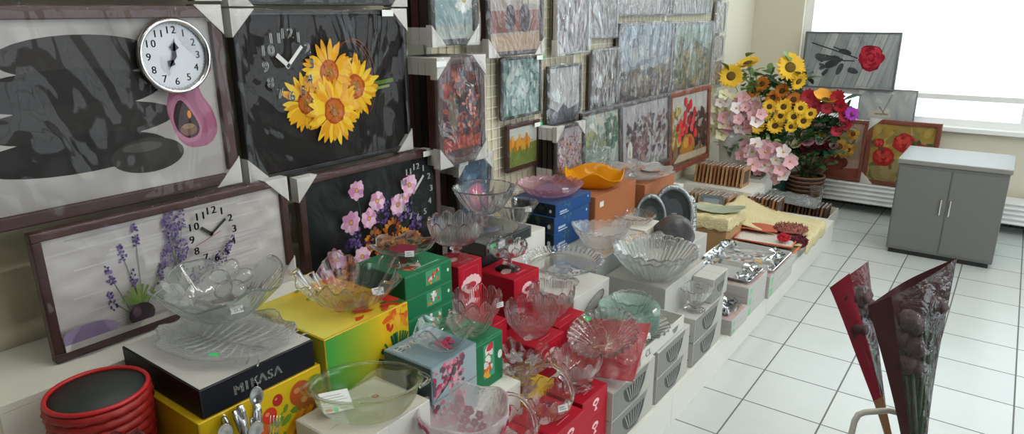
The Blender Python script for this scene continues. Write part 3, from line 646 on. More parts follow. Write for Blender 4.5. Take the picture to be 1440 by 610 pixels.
def red_side(A): A.line([(A.A * .2, .92), (A.A * .85, .92), (A.A * .85, .12), (A.A * .2, .12), (A.A * .2, .92)], .008, 'd04a58'); goblet_print(A, A.A * .52, .52, .32)
def red_near(A): A.ell(A.A * .5, .6, .09, .08, '6a1030'); A.line([(A.A * .3, .2), (A.A * .7, .2)], .02, 'd86a70')
def red_top(A): A.ell(A.A * .75, .7, .1, .07, '5a1838'); A.ell(A.A * .28, .42, .14, .1, 'e2b8b8', jit=.1); A.line([(A.A * .3, .15), (A.A * .7, .15)], .02, 'd87a80')
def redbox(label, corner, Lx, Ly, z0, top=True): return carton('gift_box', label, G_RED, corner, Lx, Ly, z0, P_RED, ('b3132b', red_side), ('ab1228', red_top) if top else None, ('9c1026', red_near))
def sil_side(A):
    A.poly([(0, 0), (A.A, 0), (A.A, 1), (0, 1)], '85857f'); A.poly([(A.A * .62, 0), (A.A, 0), (A.A, 1), (A.A * .85, 1)], 'b4b3aa'); bowl_print(A, A.A * .50, .50, A.A * .27)  # side coloured darker to stand for the dim light on aisle faces
def sil_near(A): A.poly([(A.A * .70, .30), (A.A * .86, .30), (A.A * .78, .18)], '2c2c2c'); A.text('CL', A.A * .3, .6, .28, '77766f')
def sil_top(A): A.ell(A.A * .75, .80, .09, .035, '55554f', .5); A.ell(A.A * .84, .70, .09, .035, '55554f', .5)
def silbox(label, corner, Lx, Ly, z0, top=False): return carton('bowl_box', label, G_SIL, corner, Lx, Ly, z0, P_GREY, ('b5b4ae', sil_side), ('d5d4cb', sil_top) if top else None, ('cbcac1', sil_near))
# front row on the plinth
silbox('lower silver-grey bowl box of the pair beside the red boxes', (-.882, 1.725, .257), .20, .315, .151)
silbox('upper silver-grey bowl box of the pair beside the red boxes, under the red wrapped tray', (-.882, 1.725, .364), .20, .315, .2585, True)
silbox('lower silver-grey bowl box under the stack of green plates', (-.880, 2.062, .257), .20, .29, .151)
silbox('upper silver-grey bowl box under the stack of green plates', (-.880, 2.062, .364), .20, .29, .2585)
def traycart():
    o = thing('carton_tray', 'shallow open white carton tray holding the stack of green glass plates', 'box', (-1.03, 2.122, .3660))
    m = MB(); a, b, h, t = .14, .185, .052, .004
    m.box(-a, a, -b, b, 0, t); m.build('tray_floor', P_WHITE, o)
    for q in ((-a, -a + t, -b, b), (a - t, a, -b, b), (-a + t, a - t, -b, -b + t), (-a + t, a - t, b - t, b)):
        m = MB(); m.box(*q, t, h); m.build('tray_wall', P_WHITE, o)
    A = Art(.36, .046, 'cfcec6'); A.text('CL', 1.2, .5, .8, '8a8982', .03); bowl_print(A, 6.2, .45, .6, '9a9a96'); A.build('printed_side', o, (a + .0006, 0, .003), (0, 0, PI / 2))
    return o
traycart()
silbox('lower silver-grey bowl box under the small footed bowl', (-.878, 2.40, .257), .092, .32, .151)
silbox('silver-grey bowl box carrying the small footed glass bowl', (-.878, 2.40, .364), .092, .32, .2585)
silbox('topmost silver-grey bowl box, behind the small footed glass bowl', (-.880, 2.585, .472), .092, .17, .3660)
def cake_side(A):
    A.ell(A.A * .55, .58, A.A * .33, .20, '77766f', .35, 22); A.ell(A.A * .55, .60, A.A * .29, .155, 'b9b8b0', .35, 22)
    for k in range(13): a = 2 * PI * k / 13; A.line([(A.A * .55 + .6 * A.A * .33 * cos(a), .60 + .12 * sin(a) + .1 * cos(a)), (A.A * .55 + A.A * .31 * cos(a), .60 + .18 * sin(a) + .17 * cos(a))], .02, '66655f')
    A.line([(A.A * .5, .4), (A.A * .5, .2)], .05, '66655f'); A.ell(A.A * .5, .2, .12, .05, '66655f'); A.ell(A.A * .9, .55, .03, .03, '66655f')
carton('cake_stand_box', 'white box printed with a cake stand, under the glass cake stand', None, (-1.18, 1.965, .53), .25, .27, ZB, P_WHITE, ('d5d4cc', cake_side))
def fl_edge(A): A.line([(0, .045), (A.A, .045)], .05, 'c8763a'); A.dabs(26, (0, A.A, .02, .08), .03, ['d8a050', 'b84830', 'e0c070', '8a8a78'])
def fl_top(A): A.line([(0, .08), (A.A, .08)], .06, 'c8a070'); A.dabs(40, (0, A.A, .04, .14), .03, ['d89050', 'c85838', 'e0c070', 'a8a890'])
carton('bowl_box', 'large grey box edged with an orange fruit print, under the oval scalloped bowl', None, (-1.245, 2.245, .575), .222, .46, ZB, P_GREY, ('a2a4a2', fl_edge), ('b4b4ae', fl_top))
carton('bowl_box', 'pale grey carton carrying the two large ribbed glass bowls', None, (-.975, 2.315, .50), .265, .40, ZB, P_GREY, None, ('aeaaa2', noop), ('bdbdb5', noop))
carton('bowl_box', 'small off-white box with a floral print under the little scalloped dish', None, (-1.26, 2.715, .581), .205, .18, ZB, P_WHITE, ('cfcbb8', lambda A: A.dabs(25, (0, A.A, 0, .5), .09, ['d89838', 'c87830', 'e0c070', '8a8a5a'])))
# red boxes
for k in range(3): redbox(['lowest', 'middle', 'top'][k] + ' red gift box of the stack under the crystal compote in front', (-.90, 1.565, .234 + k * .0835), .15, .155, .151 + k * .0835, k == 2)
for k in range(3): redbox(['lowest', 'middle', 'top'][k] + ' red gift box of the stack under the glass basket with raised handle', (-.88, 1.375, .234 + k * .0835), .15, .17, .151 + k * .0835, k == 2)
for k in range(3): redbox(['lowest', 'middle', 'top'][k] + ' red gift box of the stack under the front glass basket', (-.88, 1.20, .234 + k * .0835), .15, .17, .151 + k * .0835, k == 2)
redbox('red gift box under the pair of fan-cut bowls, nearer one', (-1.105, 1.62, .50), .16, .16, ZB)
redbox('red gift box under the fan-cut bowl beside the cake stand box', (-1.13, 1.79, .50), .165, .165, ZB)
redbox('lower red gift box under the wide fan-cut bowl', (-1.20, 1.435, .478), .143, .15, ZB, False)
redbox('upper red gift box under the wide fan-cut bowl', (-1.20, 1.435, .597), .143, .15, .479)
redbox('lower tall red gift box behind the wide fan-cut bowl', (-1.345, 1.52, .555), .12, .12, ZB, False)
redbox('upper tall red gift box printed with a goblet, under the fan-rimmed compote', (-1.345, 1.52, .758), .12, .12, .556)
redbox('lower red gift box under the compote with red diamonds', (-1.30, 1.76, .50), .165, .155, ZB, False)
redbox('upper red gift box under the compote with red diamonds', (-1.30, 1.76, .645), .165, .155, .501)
def grn_side(A):
    A.poly([(A.A * .42, .2), (A.A * .75, .2), (A.A * .75, .9), (A.A * .42, .9)], '4a9a72'); A.dabs(12, (A.A * .48, A.A * .7, .35, .85), .10, ['d8d4d0', 'c03a3a', 'e8e4e0', 'd07030'], .7); A.dabs(5, (A.A * .45, A.A * .55, .25, .4), .08, ['d87020', 'e0a030'])
    A.ell(A.A * .92, .55, .07, .09, 'd5dcd5'); A.line([(0, .97), (A.A, .97)], .03, '3f9468')
def grn_top(A): A.dabs(14, (A.A * .15, A.A * .5, .1, .5), .10, ['b84a48', 'd87a30', '8a4038', 'c8b0a8'], .4); A.line([(A.A * .35, .10), (A.A * .85, .10)], .025, '8fb8a0')
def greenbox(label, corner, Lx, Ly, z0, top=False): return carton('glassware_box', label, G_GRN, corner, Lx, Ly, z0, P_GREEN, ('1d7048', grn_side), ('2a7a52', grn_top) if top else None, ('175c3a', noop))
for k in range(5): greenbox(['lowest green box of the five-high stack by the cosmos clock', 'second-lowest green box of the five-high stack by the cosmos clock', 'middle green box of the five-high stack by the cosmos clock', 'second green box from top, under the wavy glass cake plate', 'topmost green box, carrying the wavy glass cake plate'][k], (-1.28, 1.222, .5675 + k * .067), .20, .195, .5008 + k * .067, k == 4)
greenbox('single green box under the small leaf plate, beside the slate blue box', (-1.09, 1.262, .655), .13, .155, .5005)
def evita_side(A):
    A.dabs(70, (0, A.A * .7, .1, .95), .09, ['c8486e', 'd87090', 'b03858', 'e0a0b0', '6a5a60'], .8); A.line([(0, .0), (A.A * .3, .3), (A.A * .5, .8)], .03, '4a4038')
def evita_top(A): A.text('EVITA', A.A * .42, .80, .24, 'ffffff', .05)
for k in range(2): carton('glassware_box', ['lower slate blue box printed with pink blossom', 'upper slate blue box printed with pink blossom, under the wavy clear bowl'][k], 'slate blue blossom boxes', (-1.05, 1.075, .598 + k * .098), .17, .175, .5005 + k * .098, P_TEAL, ('9fb0b4', evita_side), ('7f959e', evita_top) if k else None, ('4c5c60', noop))
# black gift box on a fruit carton, yellow carton
carton('gift_box', 'flat black gift box lettered in white, under the leaf tray and flower bowl', None, (-1.25, .60, .797), .335, .285, .7295, P_BLACK, ('12141c', lambda A: A.text('MIKASA', A.A * .47, .46, .50, 'f0f0f0', .02)), ('c4c3bf', noop), ('101116', noop))  # pale top colour stands for light reflected off the lid
def fruit(A):
    A.ell(A.A * .1, .7, .2, .1, 'c8bc50'); A.dabs(26, (A.A * .35, A.A * .95, .35, .75), .07, ['6a8a2a', '8a9a30', 'a8b040'], .5)
    for u, v, r, c in ((.80, .80, .13, 'b8532a'), (.86, .66, .14, 'a8602a'), (.52, .72, .085, 'c83a24'), (.60, .85, .06, 'a82a20'), (.46, .58, .07, 'c85a2a'), (.94, .82, .1, '7a9a30')): A.ell(A.A * u, v, r, r * 1.1, c, 0, 16); A.ell(A.A * u - r * .3, v + r * .35, r * .3, r * .25, mixc(c, 'f0c880', .5))
    for k in range(4): A.line([(A.A * .60 + .06 * k, .30), (A.A * .66 + .06 * k, .42), (A.A * .78 + .05 * k, .60)], .06, ['d8921a', 'e8a82a', 'cc8414', 'e0a020'][k])
    for k in range(3): A.line([(A.A * .60 + .05 * k, .02), (A.A * .70 + .05 * k, .14)], .05, ['c87414', 'e0981e', 'd8881a'][k])
carton('fruit_carton', 'yellow carton printed with bananas and apples under the black gift box', None, (-1.245, .585, .7285), .34, .31, .5005, P_YEL, ('cfae16', fruit), None, ('c8a414', noop))
def yel_side(A):
    A.dabs(22, (A.A * .72, A.A, .80, 1), .06, ['d8601a', 'e08a20', 'e8b030', 'c83a20'])
    for k in range(22): a = random.uniform(.2, 2.9); A.line([(A.A * .84, .42), (A.A * .84 + .27 * cos(a), .42 + .34 * sin(a))], .022, random.choice(['1d5a34', '2a7040', '174a2a']))
def yel_top(A): A.dabs(60, (A.A * .45, A.A, 0, 1), .055, ['d8961a', 'e0b428', 'c8601a', 'cc4a20', '8a9a30']); A.dabs(12, (A.A * .75, A.A, 0, .3), .09, ['b83020', '2a5a30', 'e0a020'])
carton('fruit_carton', 'tall yellow and green carton printed with a pineapple, under the wavy glass bowl', None, (-1.235, .905, .79), .31, .28, .5005, P_YEL, (lambda u, v: mixc('3c9a44', 'e0b81c', u * 1.5), yel_side), (lambda u, v: mixc('d8d060', 'dcaa20', u), yel_top), ('b8b83a', noop))
def paper(A): A.ell(A.A * .72, .6, .05, .05, 'a83838'); A.ell(A.A * .72, .6, .025, .025, 'd8d0c8'); A.line([(.1, .5), (A.A * .5, .52)], .012, 'b8a8a0')
carton('dish_box', 'flat white box with a small red emblem, under the oval baking dish', None, (-1.035, .80, .63), .195, .25, .5005, P_WHITE, None, ('d2cec4', paper))
carton('dish_box', 'yellow patterned box under the footed flower plate', None, (-1.035, 1.445, .42), .12, .165, ZB, P_YEL, ('d0a828', lambda A: A.dabs(20, (0, A.A, 0, 1), .2, ['c84030', 'e0c040', 'd86a28'])), ('d8b83a', noop))
for k in range(3): carton('dish_box', ['lowest', 'middle', 'top'][k] + ' floral white box of the stack under the pink blossom bowl', 'floral white boxes', (-.885, 1.0, .266 + k * .117), .148, .19, .1505 + k * .117, P_WHITE, ('d8c8c0', lambda A: A.dabs(30, (0, A.A, 0, 1), .12, ['c85868', '3a6a9a', 'e0b040', 'd8d0cc', 'a83848'])))
# back row
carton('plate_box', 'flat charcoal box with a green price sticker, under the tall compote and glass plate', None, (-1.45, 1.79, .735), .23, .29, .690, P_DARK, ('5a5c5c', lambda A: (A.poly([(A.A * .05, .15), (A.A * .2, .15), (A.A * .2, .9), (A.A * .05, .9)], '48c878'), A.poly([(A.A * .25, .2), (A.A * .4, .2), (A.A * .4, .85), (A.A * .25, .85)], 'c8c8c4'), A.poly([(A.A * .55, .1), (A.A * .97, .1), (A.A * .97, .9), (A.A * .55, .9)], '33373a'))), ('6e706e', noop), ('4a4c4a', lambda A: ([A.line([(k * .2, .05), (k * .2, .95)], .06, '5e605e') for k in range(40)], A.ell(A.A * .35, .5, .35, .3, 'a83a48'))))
carton('carton', 'black carton standing under the flat charcoal plate box', None, (-1.475, 1.80, .689), .17, .14, .5805, P_BLACK)
carton('carton', 'plain white carton beside the blue boxes, under the conical glass bowl', None, (-1.475, 1.955, .689), .20, .26, .5805, P_WHITE)
def blue_side(A): A.poly([(A.A * .1, .2), (A.A * .3, .2), (A.A * .3, .35), (A.A * .1, .35)], 'a8bcd0'); A.dabs(12, (A.A * .2, A.A * .5, .5, .95), .12, ['3a6a70', '4a7a5a', '2a5a88']); A.ell(A.A * .92, .7, .07, .1, 'd0d8e0'); A.poly([(A.A * .1, .05), (A.A * .35, .05), (A.A * .35, .12), (A.A * .1, .12)], 'c8d4e0')
def blue_near(A): A.dabs(20, (0, A.A, 0, 1), .3, ['1a2a30', '2a3a38', '3c4438', '141c22']); A.ell(A.A * .9, .4, .12, .15, 'c8ccd0')
for k, (z0, z1, dy) in enumerate(((.5805, .652, 0), (.653, .724, 0), (.725, .778, .01))): carton('gift_box', ['lowest blue box of the stack beside the brown cartons', 'middle blue box of the stack beside the brown cartons', 'topmost blue box, under the pink glass plate'][k], 'blue gift boxes', (-1.45, 2.245 + dy, z1), .23, .285, z0, P_BLUE, ('1f4a82', blue_side), None, ('1c2a30', blue_near))
carton('carton', 'brown cardboard carton under the amber wavy bowl', 'brown cartons', (-1.44, 2.565, .742), .29, .40, .5805, P_BROWN, ('a5663f', lambda A: A.poly([(A.A * .10, .66), (A.A * .19, .66), (A.A * .19, .82), (A.A * .10, .82)], 'd8d4cc')))
carton('carton', 'brown cardboard carton under the clear patterned platter', 'brown cartons', (-1.42, 3.03, .705), .32, .36, .5805, P_BROWN)
# tray boxes at the aisle, beyond the bowl boxes
def tr_side(A): A.poly([(.3, .1), (1.2, .1), (1.2, .8), (.3, .8)], '7fc090'); A.line([(A.A * .3, .2), (A.A * .3, .8)], .1, 'a8a8a4'); A.line([(A.A * .65, .2), (A.A * .65, .8)], .1, 'a8a8a4'); A.dabs(3, (A.A * .45, A.A * .55, .3, .6), .12, ['b8b4b0'])
def tr_top(A): A.dabs(30, (0, A.A, 0, 1), .15, ['c09a90', 'a8908c', 'b8b0ac', '987470', 'c8b8b0'])
G_T = 'flat tray boxes along the aisle'
for nm, x, y, zt, Lx, Ly, n in (('beside the bowl boxes', -.845, 2.765, .226, .23, .215, 2), ('in the middle of the row', -.85, 2.985, .305, .32, .285, 3), ('at the far end of the row', -.835, 3.275, .27, .345, .42, 2)):
    hh = (zt - .1508) / n
    for k in range(n): carton('tray_box', (['lowest', 'top'] if n == 2 else ['lowest', 'middle', 'top'])[k] + ' flat grey tray box of the pile ' + nm, G_T, (x, y, .1508 + hh * (k + 1) - .0008), Lx, Ly, .1508 + hh * k, P_GREY, ('bcbab4', tr_side), ('b4a09a', tr_top) if k == n - 1 else None, ('b0aea8', noop))
carton('carton', 'grey carton under the silver oval mirrors', None, (-1.20, 2.905, .41), .262, .45, .1508, P_GREY)
carton('carton', 'kraft cardboard carton draped with a cream cloth', None, (-1.20, 3.66, .40), .27, .27, .1508, P_KRAFT)

# ------------------------------------------------------------------ glassware
CLEAR = glass('clear_glass', 'ffffff', .18, .006); CUT = glass('cut_glass', 'ffffff', .14, .008); AQUA = glass('aqua_glass', 'f8fdfb', .18, .008, haze=.012, hazecol='d6ece6')
PINKG = glass('pink_glass', 'fff0f5', .30, .015, haze=.10, hazecol='f0a8c0'); AMBER = glass('amber_glass', 'f5ae18', .05, .12, haze=.6, hazecol='f0a418'); FROST = glass('pressed_frosted_glass', 'ffffff', .25, .02, .3, 90, haze=.10)
OLIVE = glass('oven_glass', 'f8fbf5', .45, .008); SILVER = pmat('silver_metal', 'c6c8cb', .16, 1); PEWTER = pmat('pewter', 'b8bcc0', .34, 1, noise=(90, '84888c', .9), bump=.6, bscale=120)
def shell(prof, th=.004, n=96, mod=None, m=5, inner_mod=True):
    """two-sided turned shell: prof = outer line (r, z) from the bottom centre to the rim"""
    o = spline(prof, m); N = len(o); inn = []
    for k, (r, z) in enumerate(o):
        a, b = o[max(k - 1, 0)], o[min(k + 1, N - 1)]; dx, dz = b[0] - a[0], b[1] - a[1]; l = math.hypot(dx, dz) or 1e-6
        inn.append((max(r - dz / l * th, .0004), z + dx / l * th if dx > 0 else z + th * .3))
    mb = MB(); rings = []
    for line, inner in ((o, 0), (inn[::-1], 1)):
        for k, (r, z) in enumerate(line):
            t = (k if not inner else N - 1 - k) / (N - 1); ring = []
            for i in range(n):
                a = 2 * PI * i / n; rr, zz = mod(a, t, r, z, inner) if mod else (r, z)
                ring.append((rr * cos(a), rr * sin(a), zz))
            rings.append(ring)
    mb.rings(rings); return mb
def ribs(n, amp, t0=.15, wave=0, wn=0, wz=0, sharp=1, twist=0, scal=0, sn=0, ell=1, sq=0):
    """flutes + wavy or scalloped rim"""
    def f(a, t, r, z, inner):
        g = max(0, (t - t0) / (1 - t0)); ph = n / 2 * (a + twist * t)
        q = abs(sin(ph)) ** sharp
        r2 = r * (1 + (amp * q * min(1, g * 2.5) if not inner else amp * .3 * q * min(1, g * 2.5)))
        if wn: r2 *= 1 + wave * g * cos(wn * a); z = z + wz * g * g * cos(wn * a)
        if scal: z = z + scal * max(0, (g - .72) / .28) * (abs(cos(sn / 2 * a)) - .6)
        if sq: r2 *= 1 + sq * g * (1 / max(abs(cos(a)), abs(sin(a))) - 1.15)
        return r2, z
    return f
PRICE = pmat('price_label', 'e8eae8', .5); INK = pmat('label_ink', '3c3c40', .6)
def price_tag(parent, p, rotz=0.6, tilt=-.5, s=1, dot=False, lines=2, txt=None):
    A = Art(.026 * s, .017 * s, 'e8eae8', 1)
    if txt: A.text(txt, A.A * .5, .32, .5, '303034', .02, 0, .5); A.line([(A.A * .2, .75), (A.A * .8, .75)], .1, '6a6a70')
    else:
        for k in range(lines): A.line([(A.A * .15, .3 + .35 * k), (A.A * (.85 - .2 * k), .3 + .35 * k)], .1, '77777c')
    if dot: A.ell(A.A * .5, .5, .3, .3, '3fcf6a')
    o = A.build('price_tag', parent, p, (tilt, 0, rotz)); o['label'] = 'small white price tag'; return o
def gw(name, label, loc, rotz=0, group=None, cat='bowl', tilt=0): return thing(name, label, cat, loc, rotz, group, tilt)
def bowl_at(px, py, z, hw): 
    p = at(px, py, z=z); return p, hw * sc(p)
RIMF = (.0, .35, .62, .82, 1)
def simple_bowl(name, label, px, py, z, hw, h, mat, mod, foot=.45, th=.004, prof=None, n=128, tag_=None, rotz=0, cat='bowl', sx=1, loc=None, R=None, m=5):
    p, R0 = bowl_at(px, py, z, hw); R = R or R0; p = Vector(loc) if loc else p
    o = gw(name, label, (p.x, p.y, z + .0006), rotz, None, cat)
    pr = prof or [(0, 0), (foot * .6, 0), (foot, .0), (foot * 1.15, .06), (.72, .35), (.90, .70), (1, 1)]
    b = shell([(r * R, zz * h) for r, zz in pr], th, n, mod, m).build('bowl', mat, o, True)
    if sx != 1: b.scale = (sx, 1, 1)
    if tag_: price_tag(o, (tag_[0] * R, tag_[1] * R, tag_[2] * h), *tag_[3:])
    return o
def compote(name, label, px, py, z, hw, H_, bowl_h, mat, mod, foot=.55, stem=.10, prof=None, n=112, th=.0035, tag_=None, knob=True, loc=None, R=None):
    p, R0 = bowl_at(px, py, z, hw); R = R or R0; p = Vector(loc) if loc else p
    o = gw(name, label, (p.x, p.y, z + .0006), 0, None, 'compote')
    sh = H_ - bowl_h
    pr = prof or [(0, 0), (.2, .0), (.5, .12), (.8, .45), (.95, .8), (1, 1)]
    b = shell([(r * R, sh + zz * bowl_h) for r, zz in pr], th, n, mod).build('bowl', mat, o, True)
    f = MB(); fr = foot * R; s_ = stem * R
    f.lathe([(fr, 0), (fr * 1.0, .003), (fr * .75, .008), (fr * .35, .016), (s_ * 1.2, .022)], 48, lambda a, t, r, zz: (r * (1 + .06 * (1 - t) * abs(cos(6 * a))), zz)); f.build('foot', mat, o, True)
    f = MB(); k = (sh - .021); pts = [(s_ * 1.2, .0215), (s_, .0215 + k * .25), (s_ * (1.9 if knob else 1), .0215 + k * .5), (s_, .0215 + k * .75), (s_ * 1.7, sh - .0005)]
    f.lathe(spline(pts, 5), 24, lambda a, t, r, zz: (r * (1 + .08 * abs(cos(4 * a))), zz)); f.build('stem', mat, o, True)
    if tag_: price_tag(o, tag_[:3], *tag_[3:])
    return o

# --- by the lavender clock
lt = at(325, 497, z=.80)
o = gw('leaf_tray', 'long clear leaf-shaped glass tray lying on the flat black gift box', (-1.395, .752, .7985), .25, None, 'tray')
def leafmod(a, t, r, z, inner):
    g = max(0, t - .3) / .7; rr = r * (1 + .05 * g * cos(9 * a) + .02 * g * abs(sin(26 * a)))
    return rr, z + .004 * g * cos(9 * a)
b = shell([(0, 0), (.06, 0), (.10, .002), (.135, .014), (.165, .028)], .005, 180, leafmod).build('tray', FROST, o, True); b.scale = (1, .78, 1)
m = MB()
for k in range(-5, 6):
    m.tube([(k * .018, -.02 * abs(k) * .1, .006), (k * .026 + .01, .05, .010), (k * .03 + .02, .085, .020)], .0022, 5); m.tube([(k * .018, -.0, .006), (k * .026 + .01, -.05, .010), (k * .03 + .02, -.085, .020)], .0022, 5)
m.tube([(-.13, 0, .012), (0, 0, .0065), (.13, 0, .012)], .003, 6); m.build('leaf_veins', FROST, o, True)
m = MB(); m.box(-.01, .01, -.006, .006, 0, .0008); m.build('colour_dot', green_st, o, False, (.06, -.095, .030), (0, .1, .4))
fb = at(310, 455, z=.83)
o = gw('flower_bowl', 'large square clear glass bowl with pressed flowers and wavy rim, on the leaf tray', (-1.48, .80, .832), .35)
def petalmod(a, t, r, z, inner):
    g = max(0, t - .25) / .75; q = abs(cos(2 * a + .8))
    rr = r * (1 + .16 * g * (q - .4) + .012 * g * abs(sin(28 * a))); return rr, z + .018 * g * g * cos(4 * a + 1.6) + .004 * g * sin(11 * a)
b = shell([(0, 0), (.05, 0), (.065, .004), (.09, .022), (.12, .055), (.145, .085)], .005, 176, petalmod).build('bowl', AQUA, o, True)
def relief_flower(parent, a, r, z, R, tilt, mat):
    m = MB()
    for k in range(5):
        q = 2 * PI * k / 5; M = Matrix.Translation((R * .55 * cos(q), R * .55 * sin(q), 0)) @ Matrix.Rotation(q, 4, 'Z') @ Matrix.Diagonal((R * .5, R * .38, .004, 1))
        vs = [M @ Vector((cos(u) * cos(v), sin(u) * cos(v), sin(v))) for v in (-.8, 0, .8) for u in [2 * PI * i / 12 for i in range(12)]]
        m.rings([vs[i * 12:(i + 1) * 12] for i in range(3)])
    for k in range(14):
        q = random.uniform(0, 2 * PI); d = random.uniform(0, R * .22); c = Vector((d * cos(q), d * sin(q), .004)); m.tube([c, c + Vector((0, 0, .003))], R * .05, 5)
    o = m.build('pressed_flower', mat, parent, True); o.matrix_local = Matrix.Rotation(a, 4, 'Z') @ Matrix.Translation((r, 0, z)) @ Matrix.Rotation(tilt, 4, 'Y'); return o
for a in (-1.2, .45, 2.0, 3.6): relief_flower(o, a - .0, .098, .052, .055, -.95, FROST)
price_tag(o, (.105, -.075, .050), .9, -.35, 1.1, txt='€ 23.00')
# wavy bowl on the yellow carton
p = Vector((-1.355, 1.095, .7906)); o = gw('wavy_bowl', 'big wavy pleated clear bowl on the yellow pineapple carton', p, .2)
def pleat(a, t, r, z, inner):
    g = max(0, t - .2) / .8; return r * (1 + .10 * g * cos(5 * a) + .045 * g * sin(18 * a + 3 * t)), z + .017 * g * g * cos(5 * a) + .008 * g * g * sin(18 * a)
shell([(0, 0), (.055, 0), (.07, .003), (.092, .02), (.118, .05), (.138, .08)], .0045, 180, pleat).build('bowl', CLEAR, o, True)
shell([(0, -.0), (.045, .004), (.05, .0045)], .002, 48).build('foot', CLEAR, o, True); price_tag(o, (.113, -.03, .052), 1.0, -.4, 1.2, txt='€ 21.90')
relief_flower(o, -.6, .05, .012, .035, -.3, CLEAR)
# wavy cake plate with red decal on the green stack
p, R = bowl_at(557, 373, .836, 45)
o = compote('cake_plate', 'low footed wavy glass plate with a dark red centre, on the green box stack', 0, 0, .836, 0, .055, .022, CLEAR, ribs(14, .03, .3, .09, 6, .006), .5, .12, [(0, 0), (.4, .05), (.75, .35), (1, 1)], loc=(-1.375, 1.315, .836), R=.092, tag_=(.075, -.05, .045, .8, -.1))
o['category'] = 'cake plate'
m = MB(); m.lathe([(0, .0), (.03, .0), (.034, .001)], 24, lambda a, t, r, z: (r * (1 + .3 * abs(cos(2.5 * a))) + 1e-4, z)); m.build('printed_flower', pmat('wine_print', '7a2238', .4), o, False, (0, 0, .0385))
FAN = ribs(24, .05, .15, 0, 0, 0, 1, 0, .020, 12)
def cutfan(a, t, r, z, inner):
    r, z = ribs(12, .05, .2, scal=.022, sn=12)(a, t, r, z, inner)
    if not inner:
        q = (a * 12 / (2 * PI)) % 1 * 2 - 1; fan = abs(sin(2.5 * PI * q / (.30 + .70 * t)))
        r *= 1 - (.040 * (1 - fan) if t > .35 else .03 * abs(sin(18 * a + 10 * t)))
    return r, z
compote('crystal_compote', 'cut crystal compote with fan-shaped rim on the tall red box', 0, 0, .7585, 0, .135, .085, CUT, cutfan, .6, .12, [(0, 0), (.35, .02), (.75, .2), (.92, .55), (1, 1)], loc=(-1.405, 1.58, 0), R=.088, n=240)
# tall flared compote on a round plate, conical bowl
o = gw('glass_plate', 'round ringed clear glass plate on the flat charcoal box', (-1.565, 1.93, .7366), 0, None, 'plate')
shell([(0, 0), (.05, 0), (.085, .002), (.11, .007), (.132, .012)], .004, 96, ribs(60, .012, .5)).build('plate', CLEAR, o, True)
compote('tall_compote', 'tall flared clear glass compote standing on the ringed plate', 0, 0, .7416, 0, .165, .105, CLEAR, ribs(22, .035, .1, 0, 0, 0, 1, .25), .5, .09, [(0, 0), (.3, .03), (.6, .25), (.82, .62), (1, 1)], loc=(-1.565, 1.93, 0), R=.118, tag_=(.095, .07, .14, .5, -.1))
simple_bowl('conical_bowl', 'conical ribbed clear bowl on the plain white carton', 735, 318, .690, 32, .105, CLEAR, ribs(26, .03, .1), .3, prof=[(0, 0), (.2, 0), (.32, 0), (.36, .03), (.58, .38), (.8, .72), (1, 1)], loc=(-1.58, 2.15, 0), R=.095, tag_=(.9, -.3, .8, .6, -.4))
o = compote('small_compote', 'small crystal compote with red diamonds round its bowl, on a red box', 0, 0, .6456, 0, .095, .045, CUT, cutfan, .62, .2, [(0, 0), (.5, .05), (.85, .35), (1, 1)], loc=(-1.385, 1.835, 0), R=.072, knob=False)
RED_E = pmat('red_enamel', 'a8203c', .3)
for k in range(9):
    a = 2 * PI * k / 9; m = MB(); m.add([(-.009, 0, 0), (0, 0, -.009), (.009, 0, 0), (0, 0, .009)], [(0, 1, 2, 3)]); m.add([(-.009, .0012, 0), (0, .0012, -.009), (.009, .0012, 0), (0, .0012, .009)], [(0, 1, 2, 3)])
    m.build('red_diamond', RED_E, o, False, (.0735 * cos(a), .0735 * sin(a), .078), (0, 0, a + PI / 2))
# pink plate, amber bowl, platter
def pinkmod(a, t, r, z, inner):
    g = max(0, t - .2) / .8; return r * (1 + .09 * g * abs(sin(12 * a)) ** .7), z + .009 * g * abs(sin(12 * a))
simple_bowl('pink_plate', 'shallow pink scalloped glass dish on the blue boxes', 775, 285, .7785, 43, .045, PINKG, pinkmod, prof=[(0, 0), (.4, 0), (.55, .02), (.75, .25), (.9, .6), (1, 1)], loc=(-1.565, 2.385, 0), R=.135, tag_=(.8, -.35, .8, .5, -.3), n=144)
o = gw('amber_bowl', 'large square wavy amber glass bowl on the brown carton', (-1.56, 2.76, .7428), .5)
def amb(a, t, r, z, inner):
    g = max(0, t - .2) / .8; q = 1 / max(abs(cos(a)), abs(sin(a))); return r * (1 + .55 * g * (q - 1.1)), z + .016 * g * g * cos(4 * a) + .005 * g * sin(7 * a)
b = shell([(0, 0), (.07, 0), (.09, .004), (.115, .022), (.135, .045), (.15, .066)], .005, 128, amb).build('bowl', AMBER, o, True)
p = at(905, 245, z=.706); o = gw('platter', 'wide clear patterned platter with small pink blossoms on the second brown carton', (-1.545, 3.19, .7056), .2, None, 'plate')
def plat(a, t, r, z, inner):
    g = max(0, t - .3) / .7; return r * (1 + .06 * g * cos(10 * a)), z + .005 * g * cos(10 * a)
shell([(0, 0), (.08, 0), (.12, .003), (.155, .02), (.19, .036)], .005, 144, plat).build('plate', FROST, o, True)
for k in range(9):
    a = 2 * PI * k / 9 + .2; m = MB()
    for j in range(5): m.rings([[Vector((.010 * cos(2 * PI * j / 5) + .008 * cos(u), .010 * sin(2 * PI * j / 5) + .008 * sin(u), zz)) for u in [2 * PI * i / 8 for i in range(8)]] for zz in (0, .0015)])
    m.build('printed_blossom', pmat('salmon_print', 'd89a88', .5), o, False, (.13 * cos(a), .13 * sin(a), .0185))
